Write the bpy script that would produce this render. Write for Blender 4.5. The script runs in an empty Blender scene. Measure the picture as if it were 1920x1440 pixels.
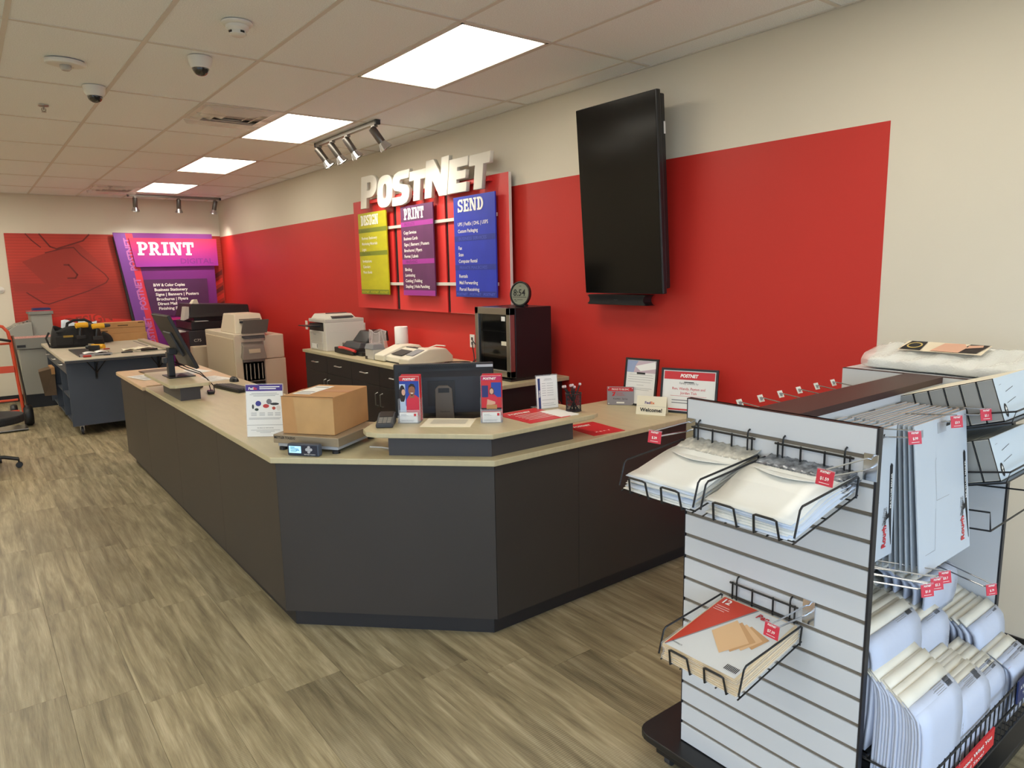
import bpy, math, random
from mathutils import Vector, Matrix
random.seed(11)
SC = bpy.context.scene
COL = SC.collection
PI = math.pi

# ------------------------------------------------------------------ camera
CAM_H = 1.77
YAW, PITCH, ROLL, FPX = 0.6595, -0.1592, -0.0196, 1313.07
_cy, _sy, _cp, _sp, _cr, _sr = math.cos(YAW), math.sin(YAW), math.cos(PITCH), math.sin(PITCH), math.cos(ROLL), math.sin(ROLL)
FWD = Vector((_sy*_cp, _cy*_cp, _sp)); _rt = Vector((_cy, -_sy, 0)); _up = _rt.cross(FWD)
RT = _cr*_rt + _sr*_up; UP = -_sr*_rt + _cr*_up
cam_data = bpy.data.cameras.new('camera'); cam = bpy.data.objects.new('camera', cam_data); COL.objects.link(cam)
cam_data.sensor_fit = 'HORIZONTAL'; cam_data.sensor_width = 36.0; cam_data.lens = 36.0*FPX/1920
cam_data.clip_start = 0.02
cam.matrix_world = Matrix(((RT.x, UP.x, -FWD.x, 0), (RT.y, UP.y, -FWD.y, 0), (RT.z, UP.z, -FWD.z, CAM_H), (0, 0, 0, 1)))
SC.camera = cam

# ------------------------------------------------------------------ world, daylight, exposure
world = bpy.data.worlds.new('world'); SC.world = world; world.use_nodes = True
_bg = world.node_tree.nodes['Background']; _bg.inputs[0].default_value = (0.61, 0.78, 1.0, 1); _bg.inputs[1].default_value = 2.3
SC.view_settings.view_transform = 'Standard'; SC.view_settings.look = 'None'
SC.view_settings.exposure = 1.03; SC.view_settings.gamma = 1.0; SC.view_settings.use_curve_mapping = False
PANEL_COL, PANEL_E = (1.0, 0.93, 0.79), 4.0
SPOT_COL, SPOT_W = (1.0, 0.92, 0.80), 9.5

# room: X to the red wall, Y along it, Z up
WX, WY, H = 3.58, 12.65, 3.023
LX, FY = -3.4, -2.2

# ------------------------------------------------------------------ helpers
def lin(c):
    out = []
    for v in c[:3]:
        v /= 255.0
        out.append(v/12.92 if v <= 0.04045 else ((v+0.055)/1.055)**2.4)
    return (*out, 1.0)

MATS = {}
def mat(name, rgb, rough=0.5, metal=0.0, noise=None, bump=None, spec=0.5, emit=None, alpha=None, rnd=0.0, coat=0.0, stretch=None):
    """procedural material; noise=(scale, amount, [rgb2]) mottles the colour, bump=(scale, strength), rnd = brightness change per object"""
    if name in MATS: return MATS[name]
    m = bpy.data.materials.new(name); m.use_nodes = True; nt = m.node_tree; b = nt.nodes['Principled BSDF']
    c = lin(rgb); b.inputs['Base Color'].default_value = c; b.inputs['Roughness'].default_value = rough
    b.inputs['Metallic'].default_value = metal; b.inputs['Specular IOR Level'].default_value = spec
    b.inputs['Coat Weight'].default_value = coat
    src = None
    if noise or bump or rnd:
        tc = nt.nodes.new('ShaderNodeTexCoord'); mp = nt.nodes.new('ShaderNodeMapping')
        nt.links.new(tc.outputs['Object'], mp.inputs[0])
        if stretch: mp.inputs['Scale'].default_value = stretch
    if noise:
        n = nt.nodes.new('ShaderNodeTexNoise'); n.inputs['Scale'].default_value = noise[0]; n.inputs['Detail'].default_value = 6
        nt.links.new(mp.outputs[0], n.inputs['Vector'])
        r = nt.nodes.new('ShaderNodeValToRGB'); r.color_ramp.elements[0].position = 0.3; r.color_ramp.elements[1].position = 0.7
        a = noise[1]
        c2 = lin(noise[2]) if len(noise) > 2 else tuple(min(1, v*(1+a)) for v in c[:3])+(1,)
        r.color_ramp.elements[0].color = tuple(v*(1-a) for v in c[:3])+(1,) if len(noise) < 3 else c
        r.color_ramp.elements[1].color = c2
        nt.links.new(n.outputs['Fac'], r.inputs[0]); src = r.outputs[0]
    if rnd:
        oi = nt.nodes.new('ShaderNodeObjectInfo'); mr = nt.nodes.new('ShaderNodeMapRange')
        mr.inputs['To Min'].default_value = 1-rnd; mr.inputs['To Max'].default_value = 1+rnd
        nt.links.new(oi.outputs['Random'], mr.inputs['Value'])
        mx = nt.nodes.new('ShaderNodeVectorMath'); mx.operation = 'SCALE'
        if src: nt.links.new(src, mx.inputs[0])
        else: mx.inputs[0].default_value = c[:3]
        nt.links.new(mr.outputs[0], mx.inputs['Scale']); src = mx.outputs[0]
    if src: nt.links.new(src, b.inputs['Base Color'])
    if bump:
        n2 = nt.nodes.new('ShaderNodeTexNoise'); n2.inputs['Scale'].default_value = bump[0]; n2.inputs['Detail'].default_value = 4
        nt.links.new(mp.outputs[0], n2.inputs['Vector'])
        bp = nt.nodes.new('ShaderNodeBump'); bp.inputs['Strength'].default_value = bump[1]; bp.inputs['Distance'].default_value = 0.004
        nt.links.new(n2.outputs['Fac'], bp.inputs['Height']); nt.links.new(bp.outputs[0], b.inputs['Normal'])
    if emit:
        b.inputs['Emission Color'].default_value = (*emit[0], 1); b.inputs['Emission Strength'].default_value = emit[1]
    if alpha is not None:
        out = nt.nodes['Material Output']; t = nt.nodes.new('ShaderNodeBsdfTransparent'); mix = nt.nodes.new('ShaderNodeMixShader')
        mix.inputs[0].default_value = alpha
        nt.links.new(t.outputs[0], mix.inputs[1]); nt.links.new(b.outputs[0], mix.inputs[2]); nt.links.new(mix.outputs[0], out.inputs[0])
    MATS[name] = m
    return m

WM = {}          # world matrices of things laid out in room coordinates, and of their parts
def link(o, parent=None, M=None):
    COL.objects.link(o)
    if parent is not None: o.parent = parent
    if parent is not None and parent.name in WM:
        Mw = M if M is not None else Matrix.Identity(4)
        o.matrix_local = WM[parent.name].inverted() @ Mw; WM[o.name] = Mw
    elif M is not None: o.matrix_local = M
    return o

class MB:
    def __init__(s): s.v = []; s.f = []
    def add(s, vs, fs):
        k = len(s.v); s.v += [tuple(v) for v in vs]; s.f += [tuple(i+k for i in f) for f in fs]; return s
    def box(s, x0, y0, z0, x1, y1, z1):
        x0, x1 = sorted((x0, x1)); y0, y1 = sorted((y0, y1)); z0, z1 = sorted((z0, z1))
        return s.add([(x0,y0,z0),(x1,y0,z0),(x1,y1,z0),(x0,y1,z0),(x0,y0,z1),(x1,y0,z1),(x1,y1,z1),(x0,y1,z1)],
                     [(0,3,2,1),(4,5,6,7),(0,1,5,4),(1,2,6,5),(2,3,7,6),(3,0,4,7)])
    def prism(s, pts, a, b, axis='z'):
        n = len(pts)
        def P(u, v, w): return (u, v, w) if axis == 'z' else ((w, u, v) if axis == 'x' else (u, w, v))
        vs = [P(u, v, a) for u, v in pts] + [P(u, v, b) for u, v in pts]
        fs = [tuple(range(n-1, -1, -1)), tuple(range(n, 2*n))] + [(i, (i+1) % n, n+(i+1) % n, n+i) for i in range(n)]
        if axis == 'y': fs = [f[::-1] for f in fs]
        return s.add(vs, fs)
    def hexa(s, p):   # 8 points ordered like box
        return s.add(p, [(0,3,2,1),(4,5,6,7),(0,1,5,4),(1,2,6,5),(2,3,7,6),(3,0,4,7)])
    def tube(s, path, r, n=6, closed=False):
        path = [Vector(p) for p in path]; m = len(path); rings = []
        u = None
        for i, p in enumerate(path):
            if closed: t = (path[(i+1) % m]-path[i-1])
            else: t = path[min(i+1, m-1)]-path[max(i-1, 0)]
            t = t.normalized() if t.length > 1e-9 else Vector((0, 0, 1))
            if u is None:
                u = t.cross(Vector((0, 0, 1)))
                if u.length < 0.05: u = t.cross(Vector((1, 0, 0)))
            u = (u - t*u.dot(t)).normalized(); w = t.cross(u)
            rings.append([p + r*(math.cos(2*PI*k/n)*u + math.sin(2*PI*k/n)*w) for k in range(n)])
        vs = [v for g in rings for v in g]; fs = []
        for i in range(m if closed else m-1):
            j = (i+1) % m
            for k in range(n): fs.append((i*n+k, i*n+(k+1) % n, j*n+(k+1) % n, j*n+k))
        if not closed: fs += [tuple(range(n-1, -1, -1)), tuple(range((m-1)*n, m*n))]
        return s.add(vs, fs)
    def cyl(s, p0, p1, r, n=14): return s.tube([p0, p1], r, n)
    def lathe(s, prof, n=20, c=(0, 0, 0), axis='z'):
        vs = []; fs = []; m = len(prof)
        for r, z in prof:
            for k in range(n):
                a = 2*PI*k/n; x, y = r*math.cos(a), r*math.sin(a)
                q = (x, y, z) if axis == 'z' else ((z, x, y) if axis == 'x' else (y, z, x))
                vs.append((c[0]+q[0], c[1]+q[1], c[2]+q[2]))
        for i in range(m-1):
            for k in range(n): fs.append((i*n+k, i*n+(k+1) % n, (i+1)*n+(k+1) % n, (i+1)*n+k))
        if prof[0][0] > 1e-6: fs.append(tuple(range(n-1, -1, -1)))
        if prof[-1][0] > 1e-6: fs.append(tuple(range((m-1)*n, m*n)))
        return s.add(vs, fs)
    def grid(s, fn, nu, nv):
        vs = [fn(i/nu, j/nv) for i in range(nu+1) for j in range(nv+1)]
        fs = [(i*(nv+1)+j, (i+1)*(nv+1)+j, (i+1)*(nv+1)+j+1, i*(nv+1)+j+1) for i in range(nu) for j in range(nv)]
        return s.add(vs, fs)
    def xf(s, M):
        s.v = [tuple(M @ Vector(v)) for v in s.v]; return s
    def mesh(s, name, m, smooth=False):
        me = bpy.data.meshes.new(name); me.from_pydata(s.v, [], s.f); me.update()
        if m is not None: me.materials.append(m)
        if smooth:
            for p in me.polygons: p.use_smooth = True
        return me
    def build(s, name, m, parent=None, bevel=0, smooth=False, M=None, solid=0, seg=2):
        o = bpy.data.objects.new(name, s.mesh(name, m, smooth)); link(o, parent, M)
        if solid:
            so = o.modifiers.new('solid', 'SOLIDIFY'); so.thickness = solid; so.offset = 0
        if bevel:
            bv = o.modifiers.new('bevel', 'BEVEL'); bv.width = bevel; bv.segments = seg; bv.limit_method = 'ANGLE'; bv.angle_limit = 0.7
        if smooth and not solid and hasattr(o.data, 'set_sharp_from_angle'): o.data.set_sharp_from_angle(angle=0.7)
        return o

def tag(o, label, cat, group=None, kind=None):
    o['label'] = label; o['category'] = cat
    if group: o['group'] = group
    if kind: o['kind'] = kind
    return o
def thing(name, label, cat, loc=(0, 0, 0), rz=0.0, group=None):
    o = bpy.data.objects.new(name, None); COL.objects.link(o); o.empty_display_size = 0.05
    o.location = loc; o.rotation_euler = (0, 0, rz)
    return tag(o, label, cat, group)
def thingw(name, label, cat, loc, group=None):
    """a thing whose parts are given in room coordinates; its Empty stands at loc"""
    o = thing(name, label, cat, loc, 0.0, group); WM[o.name] = Matrix.Translation(loc); return o
def struct(o): o['kind'] = 'structure'; return o
def stuff(o): o['kind'] = 'stuff'; return o
def dup(root, loc=None, rz=None, label=None, group=None):
    r = root.copy(); COL.objects.link(r)
    if loc is not None: r.location = loc
    if rz is not None: r.rotation_euler = (0, 0, rz)
    if label: r['label'] = label
    if group: r['group'] = group
    for ch in list(root.children):
        c = ch.copy(); COL.objects.link(c); c.parent = r
        for g in list(ch.children):
            d = g.copy(); COL.objects.link(d); d.parent = c
    return r

ORD = ('first second third fourth fifth sixth seventh eighth ninth tenth eleventh twelfth thirteenth fourteenth fifteenth sixteenth seventeenth eighteenth nineteenth twentieth').split()
# frames for flat print: local x = reading direction, local y = up, local z = out of the surface
def fr(origin, x, y):
    x = Vector(x).normalized(); y = Vector(y).normalized(); z = x.cross(y)
    return Matrix(((x.x, y.x, z.x, origin[0]), (x.y, y.y, z.y, origin[1]), (x.z, y.z, z.z, origin[2]), (0, 0, 0, 1)))
def face_x(X, Y, Z): return fr((X, Y, Z), (0, -1, 0), (0, 0, 1))     # print on a face that looks to -X
def face_y(X, Y, Z): return fr((X, Y, Z), (1, 0, 0), (0, 0, 1))      # print on a face that looks to -Y
def flat(X, Y, Z, ang=0.0): return fr((X, Y, Z), (math.cos(ang), math.sin(ang), 0), (-math.sin(ang), math.cos(ang), 0))

def txt(name, s, m, parent, F, h=None, w=None, bold=0.0, shear=0.0, depth=0.0008, align='LEFT', line=1.0):
    """lettering as a mesh: first line's capitals h high (or scaled so the block is w wide), anchored at its lower left / centre / right"""
    cu = bpy.data.curves.new(name, 'FONT'); cu.body = s; cu.size = 1.0; cu.resolution_u = 2; cu.fill_mode = 'BOTH'
    cu.align_x = align; cu.offset = bold; cu.shear = shear; cu.space_line = line
    tmp = bpy.data.objects.new('tmp', cu); me = bpy.data.meshes.new_from_object(tmp)
    bpy.data.objects.remove(tmp); bpy.data.curves.remove(cu)
    xs = [v.co.x for v in me.vertices]
    wd = max(xs)-min(xs); sy = (h/0.73) if h else w/wd
    sx = (w/wd) if w else sy
    x0 = min(xs) if align == 'LEFT' else (max(xs) if align == 'RIGHT' else (max(xs)+min(xs))/2)
    for v in me.vertices: v.co = ((v.co.x-x0)*sx, v.co.y*sy, depth)
    me.materials.clear(); me.materials.append(m); me.name = name
    o = bpy.data.objects.new(name, me)
    return link(o, parent, F)
def pane(name, m, parent, F, x0, y0, x1, y1, d=0.0006, t=0.0):
    """flat printed patch in a frame"""
    b = MB().box(x0, y0, d-t, x1, y1, d) if t else MB().add([(x0,y0,d),(x1,y0,d),(x1,y1,d),(x0,y1,d)], [(0,1,2,3)])
    return b.build(name, m, parent, M=F)
def poly(name, m, parent, F, pts, d=0.0008):
    return MB().add([(x, y, d) for x, y in pts], [tuple(range(len(pts)))]).build(name, m, parent, M=F)
def lines(name, m, parent, F, rows, d=0.0008, t=0.0016):
    """rows of print too small to read: (x0, x1, y)"""
    b = MB()
    for x0, x1, y in rows: b.add([(x0,y,d),(x1,y,d),(x1,y+t,d),(x0,y+t,d)], [(0,1,2,3)])
    return stuff(b.build(name, m, parent, M=F))
def ell(cx, cy, rx, ry, n=18, a0=0, a1=2*PI): return [(cx+rx*math.cos(a0+(a1-a0)*k/n), cy+ry*math.sin(a0+(a1-a0)*k/n)) for k in range(n if a1-a0 >= 2*PI-1e-6 else n+1)]

# slab-serif capitals
def _arc(cx, cy, ro, so, ri, si, a0, a1, n=14):
    o = [(cx+ro*math.cos(math.radians(a0+(a1-a0)*k/n)), cy+so*math.sin(math.radians(a0+(a1-a0)*k/n))) for k in range(n+1)]
    i = [(cx+ri*math.cos(math.radians(a0+(a1-a0)*k/n)), cy+si*math.sin(math.radians(a0+(a1-a0)*k/n))) for k in range(n+1)]
    return [[o[k], o[k+1], i[k+1], i[k]] for k in range(n)]
def _r(a, b, c, d): return [[(a, b), (c, b), (c, d), (a, d)]]
SLAB = {
 'I': (.56, _r(.16,0,.40,1)+_r(0,0,.56,.15)+_r(0,.85,.56,1)),
 'P': (.80, _r(.1,0,.34,1)+_r(0,0,.5,.15)+_r(0,.85,.44,1)+_r(.3,.38,.44,.54)+_arc(.44,.69,.36,.31,.13,.155,-90,90)),
 'R': (.92, _r(.1,0,.34,1)+_r(0,0,.44,.15)+_r(0,.85,.44,1)+_r(.3,.38,.44,.54)+_arc(.44,.69,.34,.31,.12,.155,-90,90)+[[(.36,.46),(.62,.46),(.8,.15),(.92,.15),(.92,0),(.66,0)]]),
 'N': (1.0, _r(.08,0,.25,1)+_r(.73,0,.9,1)+_r(0,0,.36,.14)+_r(0,.86,.3,1)+_r(.6,.86,1,1)+[[(.1,1),(.36,1),(.9,0),(.64,0)]]),
 'T': (.88, _r(.32,0,.56,1)+_r(0,.84,.88,1)+_r(0,.62,.15,.9)+_r(.73,.62,.88,.9)+_r(.2,0,.68,.14)),
 'D': (.84, _r(.1,0,.34,1)+_r(0,0,.42,.15)+_r(0,.85,.42,1)+_arc(.4,.5,.44,.5,.2,.35,-90,90)),
 'E': (.76, _r(.1,0,.34,1)+_r(0,0,.76,.15)+_r(0,.85,.76,1)+_r(.3,.43,.58,.57)+_r(.61,0,.76,.3)+_r(.61,.7,.76,1)+_r(.5,.36,.62,.64)),
 'S': (.74, _arc(.37,.72,.36,.28,.14,.13,25,270)+_arc(.37,.285,.37,.285,.14,.135,-155,90)+_r(.58,.66,.72,1)+_r(.0,0,.14,.34)),
 'G': (.88, _arc(.43,.5,.43,.5,.2,.35,40,330)+_r(.5,.34,.88,.48)+_r(.62,.02,.84,.44)+_r(.68,.66,.82,1)),
}
def slab(name, word, m, parent, F, h, w, depth=0.006, base=0.0):
    tot = sum(SLAB[c][0] for c in word)+.09*(len(word)-1); k = w/tot; x = 0; b = MB()
    for c in word:
        wd, ps = SLAB[c]
        for q, p in enumerate(ps): b.prism([((x+a)*k, y*h) for a, y in p], base, base+depth+.00012*(q % 17))
        x += wd+.09
    return b.build(name, m, parent, M=F)

# ================================================================== setting
M_WALL = mat('wall_paint', (222, 214, 196), 0.75, noise=(1.2, 0.02), bump=(180, 0.05))
M_RED = mat('red_wall_paint', (198, 44, 36), 0.5, noise=(0.7, 0.03), bump=(220, 0.04))
M_BASE = mat('black_vinyl_base', (22, 22, 24), 0.45)
M_BLACK = mat('black_plastic', (24, 24, 26), 0.42)
M_DKGREY = mat('dark_grey_plastic', (52, 53, 56), 0.5)
M_WHITE = mat('white_plastic', (226, 224, 216), 0.45)
M_PAPER = mat('white_paper', (236, 236, 232), 0.75)
M_CREAMP = mat('cream_paper', (232, 224, 200), 0.75)
M_INK = mat('black_ink', (28, 28, 30), 0.7)
M_GREYINK = mat('grey_ink', (140, 140, 142), 0.7)
M_REDP = mat('red_print', (205, 40, 46), 0.45)
M_WHP = mat('white_print', (245, 243, 236), 0.5)
M_CHROME = mat('chrome', (200, 202, 206), 0.18, 1.0)
M_STEEL = mat('brushed_steel', (168, 164, 156), 0.32, 1.0, bump=(400, 0.05), stretch=(1, 60, 1))
M_CLEAR = mat('clear_acrylic', (235, 238, 242), 0.08, alpha=0.16)

# ---- floor planks
def wood_mat():
    m = bpy.data.materials.new('weathered_oak_plank'); m.use_nodes = True; nt = m.node_tree; N = nt.nodes; L = nt.links; b = N['Principled BSDF']
    tc = N.new('ShaderNodeTexCoord'); oi = N.new('ShaderNodeObjectInfo')
    sc = N.new('ShaderNodeVectorMath'); sc.operation = 'SCALE'; L.new(tc.outputs['Object'], sc.inputs[0]); sc.inputs['Scale'].default_value = 1
    off = N.new('ShaderNodeVectorMath'); off.operation = 'MULTIPLY_ADD'
    cmb = N.new('ShaderNodeCombineXYZ')
    for i, k in enumerate((17.0, 31.0, 7.0)):
        mm = N.new('ShaderNodeMath'); mm.operation = 'MULTIPLY'; mm.inputs[1].default_value = k; L.new(oi.outputs['Random'], mm.inputs[0]); L.new(mm.outputs[0], cmb.inputs[i])
    ad = N.new('ShaderNodeVectorMath'); ad.operation = 'ADD'; L.new(sc.outputs[0], ad.inputs[0]); L.new(cmb.outputs[0], ad.inputs[1])
    mp = N.new('ShaderNodeMapping'); mp.inputs['Scale'].default_value = (15, 1.1, 1); L.new(ad.outputs[0], mp.inputs[0])
    n1 = N.new('ShaderNodeTexNoise'); n1.inputs['Scale'].default_value = 1.6; n1.inputs['Detail'].default_value = 9; n1.inputs['Roughness'].default_value = 0.62; n1.inputs['Distortion'].default_value = 0.45
    L.new(mp.outputs[0], n1.inputs['Vector'])
    r = N.new('ShaderNodeValToRGB'); e = r.color_ramp.elements
    e[0].position = 0.30; e[0].color = lin((108, 97, 74)); e[1].position = 0.72; e[1].color = lin((184, 172, 142))
    e2 = r.color_ramp.elements.new(0.5); e2.color = lin((149, 137, 107))
    L.new(n1.outputs['Fac'], r.inputs[0])
    n2 = N.new('ShaderNodeTexNoise'); n2.inputs['Scale'].default_value = 3.0; n2.inputs['Detail'].default_value = 5
    mp2 = N.new('ShaderNodeMapping'); mp2.inputs['Scale'].default_value = (110, 3, 1); L.new(ad.outputs[0], mp2.inputs[0]); L.new(mp2.outputs[0], n2.inputs['Vector'])
    mr = N.new('ShaderNodeMapRange'); mr.inputs['To Min'].default_value = 0.66; mr.inputs['To Max'].default_value = 1.32; L.new(n2.outputs['Fac'], mr.inputs['Value'])
    # saw marks across the plank
    wv = N.new('ShaderNodeTexWave'); wv.wave_type = 'BANDS'; wv.bands_direction = 'Y'; wv.inputs['Scale'].default_value = 32; wv.inputs['Distortion'].default_value = 2.5; wv.inputs['Detail'].default_value = 2
    L.new(ad.outputs[0], wv.inputs['Vector'])
    n3 = N.new('ShaderNodeTexNoise'); n3.inputs['Scale'].default_value = 2.2; L.new(ad.outputs[0], n3.inputs['Vector'])
    mk = N.new('ShaderNodeMapRange'); mk.inputs['From Min'].default_value = 0.45; mk.inputs['From Max'].default_value = 0.7; mk.inputs['To Max'].default_value = 0.36; L.new(n3.outputs['Fac'], mk.inputs['Value'])
    sm = N.new('ShaderNodeMath'); sm.operation = 'MULTIPLY'; L.new(wv.outputs['Fac'], sm.inputs[0]); L.new(mk.outputs[0], sm.inputs[1])
    s1 = N.new('ShaderNodeMath'); s1.operation = 'SUBTRACT'; s1.inputs[0].default_value = 1.06; L.new(sm.outputs[0], s1.inputs[1])
    m2 = N.new('ShaderNodeMath'); m2.operation = 'MULTIPLY'; L.new(mr.outputs[0], m2.inputs[0]); L.new(s1.outputs[0], m2.inputs[1])
    rr = N.new('ShaderNodeMapRange'); rr.inputs['To Min'].default_value = 0.82; rr.inputs['To Max'].default_value = 1.12; L.new(oi.outputs['Random'], rr.inputs['Value'])
    m3 = N.new('ShaderNodeMath'); m3.operation = 'MULTIPLY'; L.new(m2.outputs[0], m3.inputs[0]); L.new(rr.outputs[0], m3.inputs[1])
    vs = N.new('ShaderNodeVectorMath'); vs.operation = 'SCALE'; L.new(r.outputs[0], vs.inputs[0]); L.new(m3.outputs[0], vs.inputs['Scale'])
    L.new(vs.outputs[0], b.inputs['Base Color']); b.inputs['Roughness'].default_value = 0.42
    bp = N.new('ShaderNodeBump'); bp.inputs['Strength'].default_value = 0.25; bp.inputs['Distance'].default_value = 0.002
    L.new(m2.outputs[0], bp.inputs['Height']); L.new(bp.outputs[0], b.inputs['Normal'])
    return m
M_WOOD = wood_mat()
floor = struct(MB().box(LX, FY, -0.06, WX, WY, -0.005).build('floor', mat('plank_joint', (96, 84, 64), 0.8)))
PWD, PLN = 0.2495, 1.06
def px(x, y, z):
    d = Vector((x, y, z-CAM_H)); f = d.dot(FWD)
    return (960+FPX*d.dot(RT)/f, 720-FPX*d.dot(UP)/f) if f > 0.1 else (-9999, -9999)
plank_mesh = MB().box(-PWD/2+.0005, -PLN/2+.0005, -.005, PWD/2-.0005, PLN/2-.0005, 0).mesh('plank', M_WOOD)
rest = MB()
k0 = int((LX-0.162)/PWD)-1
for k in range(k0, k0+32):
    xa, xb = 0.162+PWD*k, 0.162+PWD*(k+1)
    if xb < LX+.02 or xa > WX-.02: continue
    y = 3.25-0.148*k-PLN*8
    while y < FY-PLN: y += PLN
    while y < WY:
        ya, yb = max(y, FY), min(y+PLN, WY); xa2, xb2 = max(xa, LX), min(xb, WX)
        q = [px(x, yy, 0) for x in (xa2, xb2) for yy in (ya, (ya+yb)/2, yb)]
        vis = any(-40 < u < 1960 and 0 < v < 1480 for u, v in q)
        hid = (xa > 1.25 and ya > 3.5 and xa < 1.8) or (xa > 1.9 and ya > 2.75) or xa2 >= xb2-.02 or yb-ya < .05
        if vis and not hid and yb-ya > PLN-1e-3 and xb2-xa2 > PWD-1e-3:
            o = bpy.data.objects.new('plank', plank_mesh); link(o, floor, Matrix.Translation(((xa+xb)/2, (ya+yb)/2, 0)))
        elif yb-ya > .01 and xb2-xa2 > .01:
            rest.box(xa2+.0005, ya+.0005, -.005, xb2-.0005, yb-.0005, 0)
        y += PLN
stuff(rest.build('outer_planks', M_WOOD, floor))

# ---- walls
wall_right = struct(MB().box(WX, FY-.1, 0, WX+.12, WY+.12, H+.02).build('wall_right', M_WALL))
MB().box(WX-.0015, 1.634, 0, WX, WY, 2.445).build('red_paint', M_RED, wall_right)
wall_far = struct(MB().box(LX-.1, WY, 0, WX, WY+.12, H+.02).build('wall_far', M_WALL))
WIN = [('y', -3.2, -0.1), ('y', 0.1, 3.35), ('x', -1.9, 1.9)]      # glazed bays: front wall (along X), left wall (along Y, unseen, added to light the end panel)
WZ0, WZ1 = 0.12, 2.6
def wall_with_bays(name, lo, hi, bays, mk):
    m = MB(); c = lo
    for a, e in bays:
        mk(m, c, a, 0, H+.02); mk(m, a, e, 0, WZ0); mk(m, a, e, WZ1, H+.02); c = e
    mk(m, c, hi, 0, H+.02)
    return struct(m.build(name, M_WALL))
wall_front = wall_with_bays('wall_front', LX, WX, [w[1:] for w in WIN if w[0] == 'y'], lambda m, a, e, z0, z1: m.box(a, FY-.12, z0, e, FY, z1))
wall_left = wall_with_bays('wall_left', FY-.12, WY, [w[1:] for w in WIN if w[0] == 'x'], lambda m, a, e, z0, z1: m.box(LX-.12, a, z0, LX, e, z1))
M_ALU = mat('dark_aluminium', (60, 60, 62), 0.4, 0.8)
M_GLASS = mat('window_glass', (230, 240, 240), 0.03, alpha=0.06)
for n, (ax, a, e) in enumerate(WIN):
    def bx(m, u0, u1, d0, d1, z0, z1):
        return m.box(u0, FY-d1, z0, u1, FY-d0, z1) if ax == 'y' else m.box(LX-d1, u0, z0, LX-d0, u1, z1)
    m = MB(); mid = (a+e)/2
    for u0, u1, z0, z1 in ((a, a+.05, WZ0, WZ1), (e-.05, e, WZ0, WZ1), (a, e, WZ1-.05, WZ1), (a, e, WZ0, WZ0+.05), (mid-.03, mid+.03, WZ0, WZ1)): bx(m, u0, u1, .03, .10, z0, z1)
    w = struct(m.build('window_%d' % (n+1), M_ALU))
    for u0, u1 in ((a+.05, mid-.03), (mid+.03, e-.05)): bx(MB(), u0, u1, .062, .068, WZ0+.05, WZ1-.05).build('pane', M_GLASS, w)
    pl = bpy.data.lights.new('daylight_portal', 'AREA'); pl.shape = 'RECTANGLE'; pl.size = e-a; pl.size_y = WZ1-WZ0; pl.cycles.is_portal = True
    po = bpy.data.objects.new('daylight_portal', pl); COL.objects.link(po)
    if ax == 'y': po.location = (mid, FY-.13, (WZ0+WZ1)/2); po.rotation_euler = (PI/2, 0, 0)
    else: po.location = (LX-.13, mid, (WZ0+WZ1)/2); po.rotation_euler = (PI/2, 0, -PI/2)
struct(MB().box(-30, -40, -.12, 30, 30, -.065).build('ground_outside', mat('asphalt', (120, 120, 120), 0.9, noise=(30, .1))))
struct(MB().box(LX, WY-.012, 0, 2.0, WY, .1).box(3.42, WY-.012, 0, WX-.012, WY, .1).build('baseboard_far', M_BASE))
struct(MB().box(WX-.013, FY, 0, WX-.0015, WY-.012, .1).build('baseboard_right', M_BASE))
struct(MB().box(LX, FY, 0, LX+.012, WY-.012, .1).build('baseboard_left', M_BASE))

# ---- ceiling: 2 x 4 ft lay-in tiles on a T-bar grid
TX, TY = 0.6096, 1.2192
GX0, GY0 = 1.5175*TX, 5.1299*TX
xs = [LX]+[GX0+TX*i for i in range(-8, 6) if LX+.05 < GX0+TX*i < WX-.05]+[WX]
ys = [FY]+[GY0+TY*j for j in range(-6, 9) if FY+.05 < GY0+TY*j < WY-.05]+[WY]
def tile_mat():
    m = mat('ceiling_tile', (240, 243, 242), 0.9, noise=(170, 0.10), bump=(260, 0.4))
    return m
M_TILE = tile_mat()
M_GRID = mat('ceiling_grid_paint', (216, 210, 200), 0.55)
ceiling = struct(MB().box(LX-.1, FY-.1, H+.06, WX+.1, WY+.1, H+.12).build('ceiling', mat('plenum', (90, 88, 84), 0.9)))
LIGHT_COL = [(GX0+2*TX, GX0+3*TX)]
def is_light(xa, ya):
    j = round((ya-GY0)/TY); i = round((xa-GX0)/TX)
    return (i == 2 and j % 2 == 0) or (i in (-3, -6) and j % 2 == 0) or (i == -2 and j in (4, 6))  # unseen left columns are added to brighten the room and far wall
VENTS = ((GX0+TX, GY0+2*TY), (GX0+TX, GY0+6.5*TY))
tile_cache = {}
other = MB()
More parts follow.
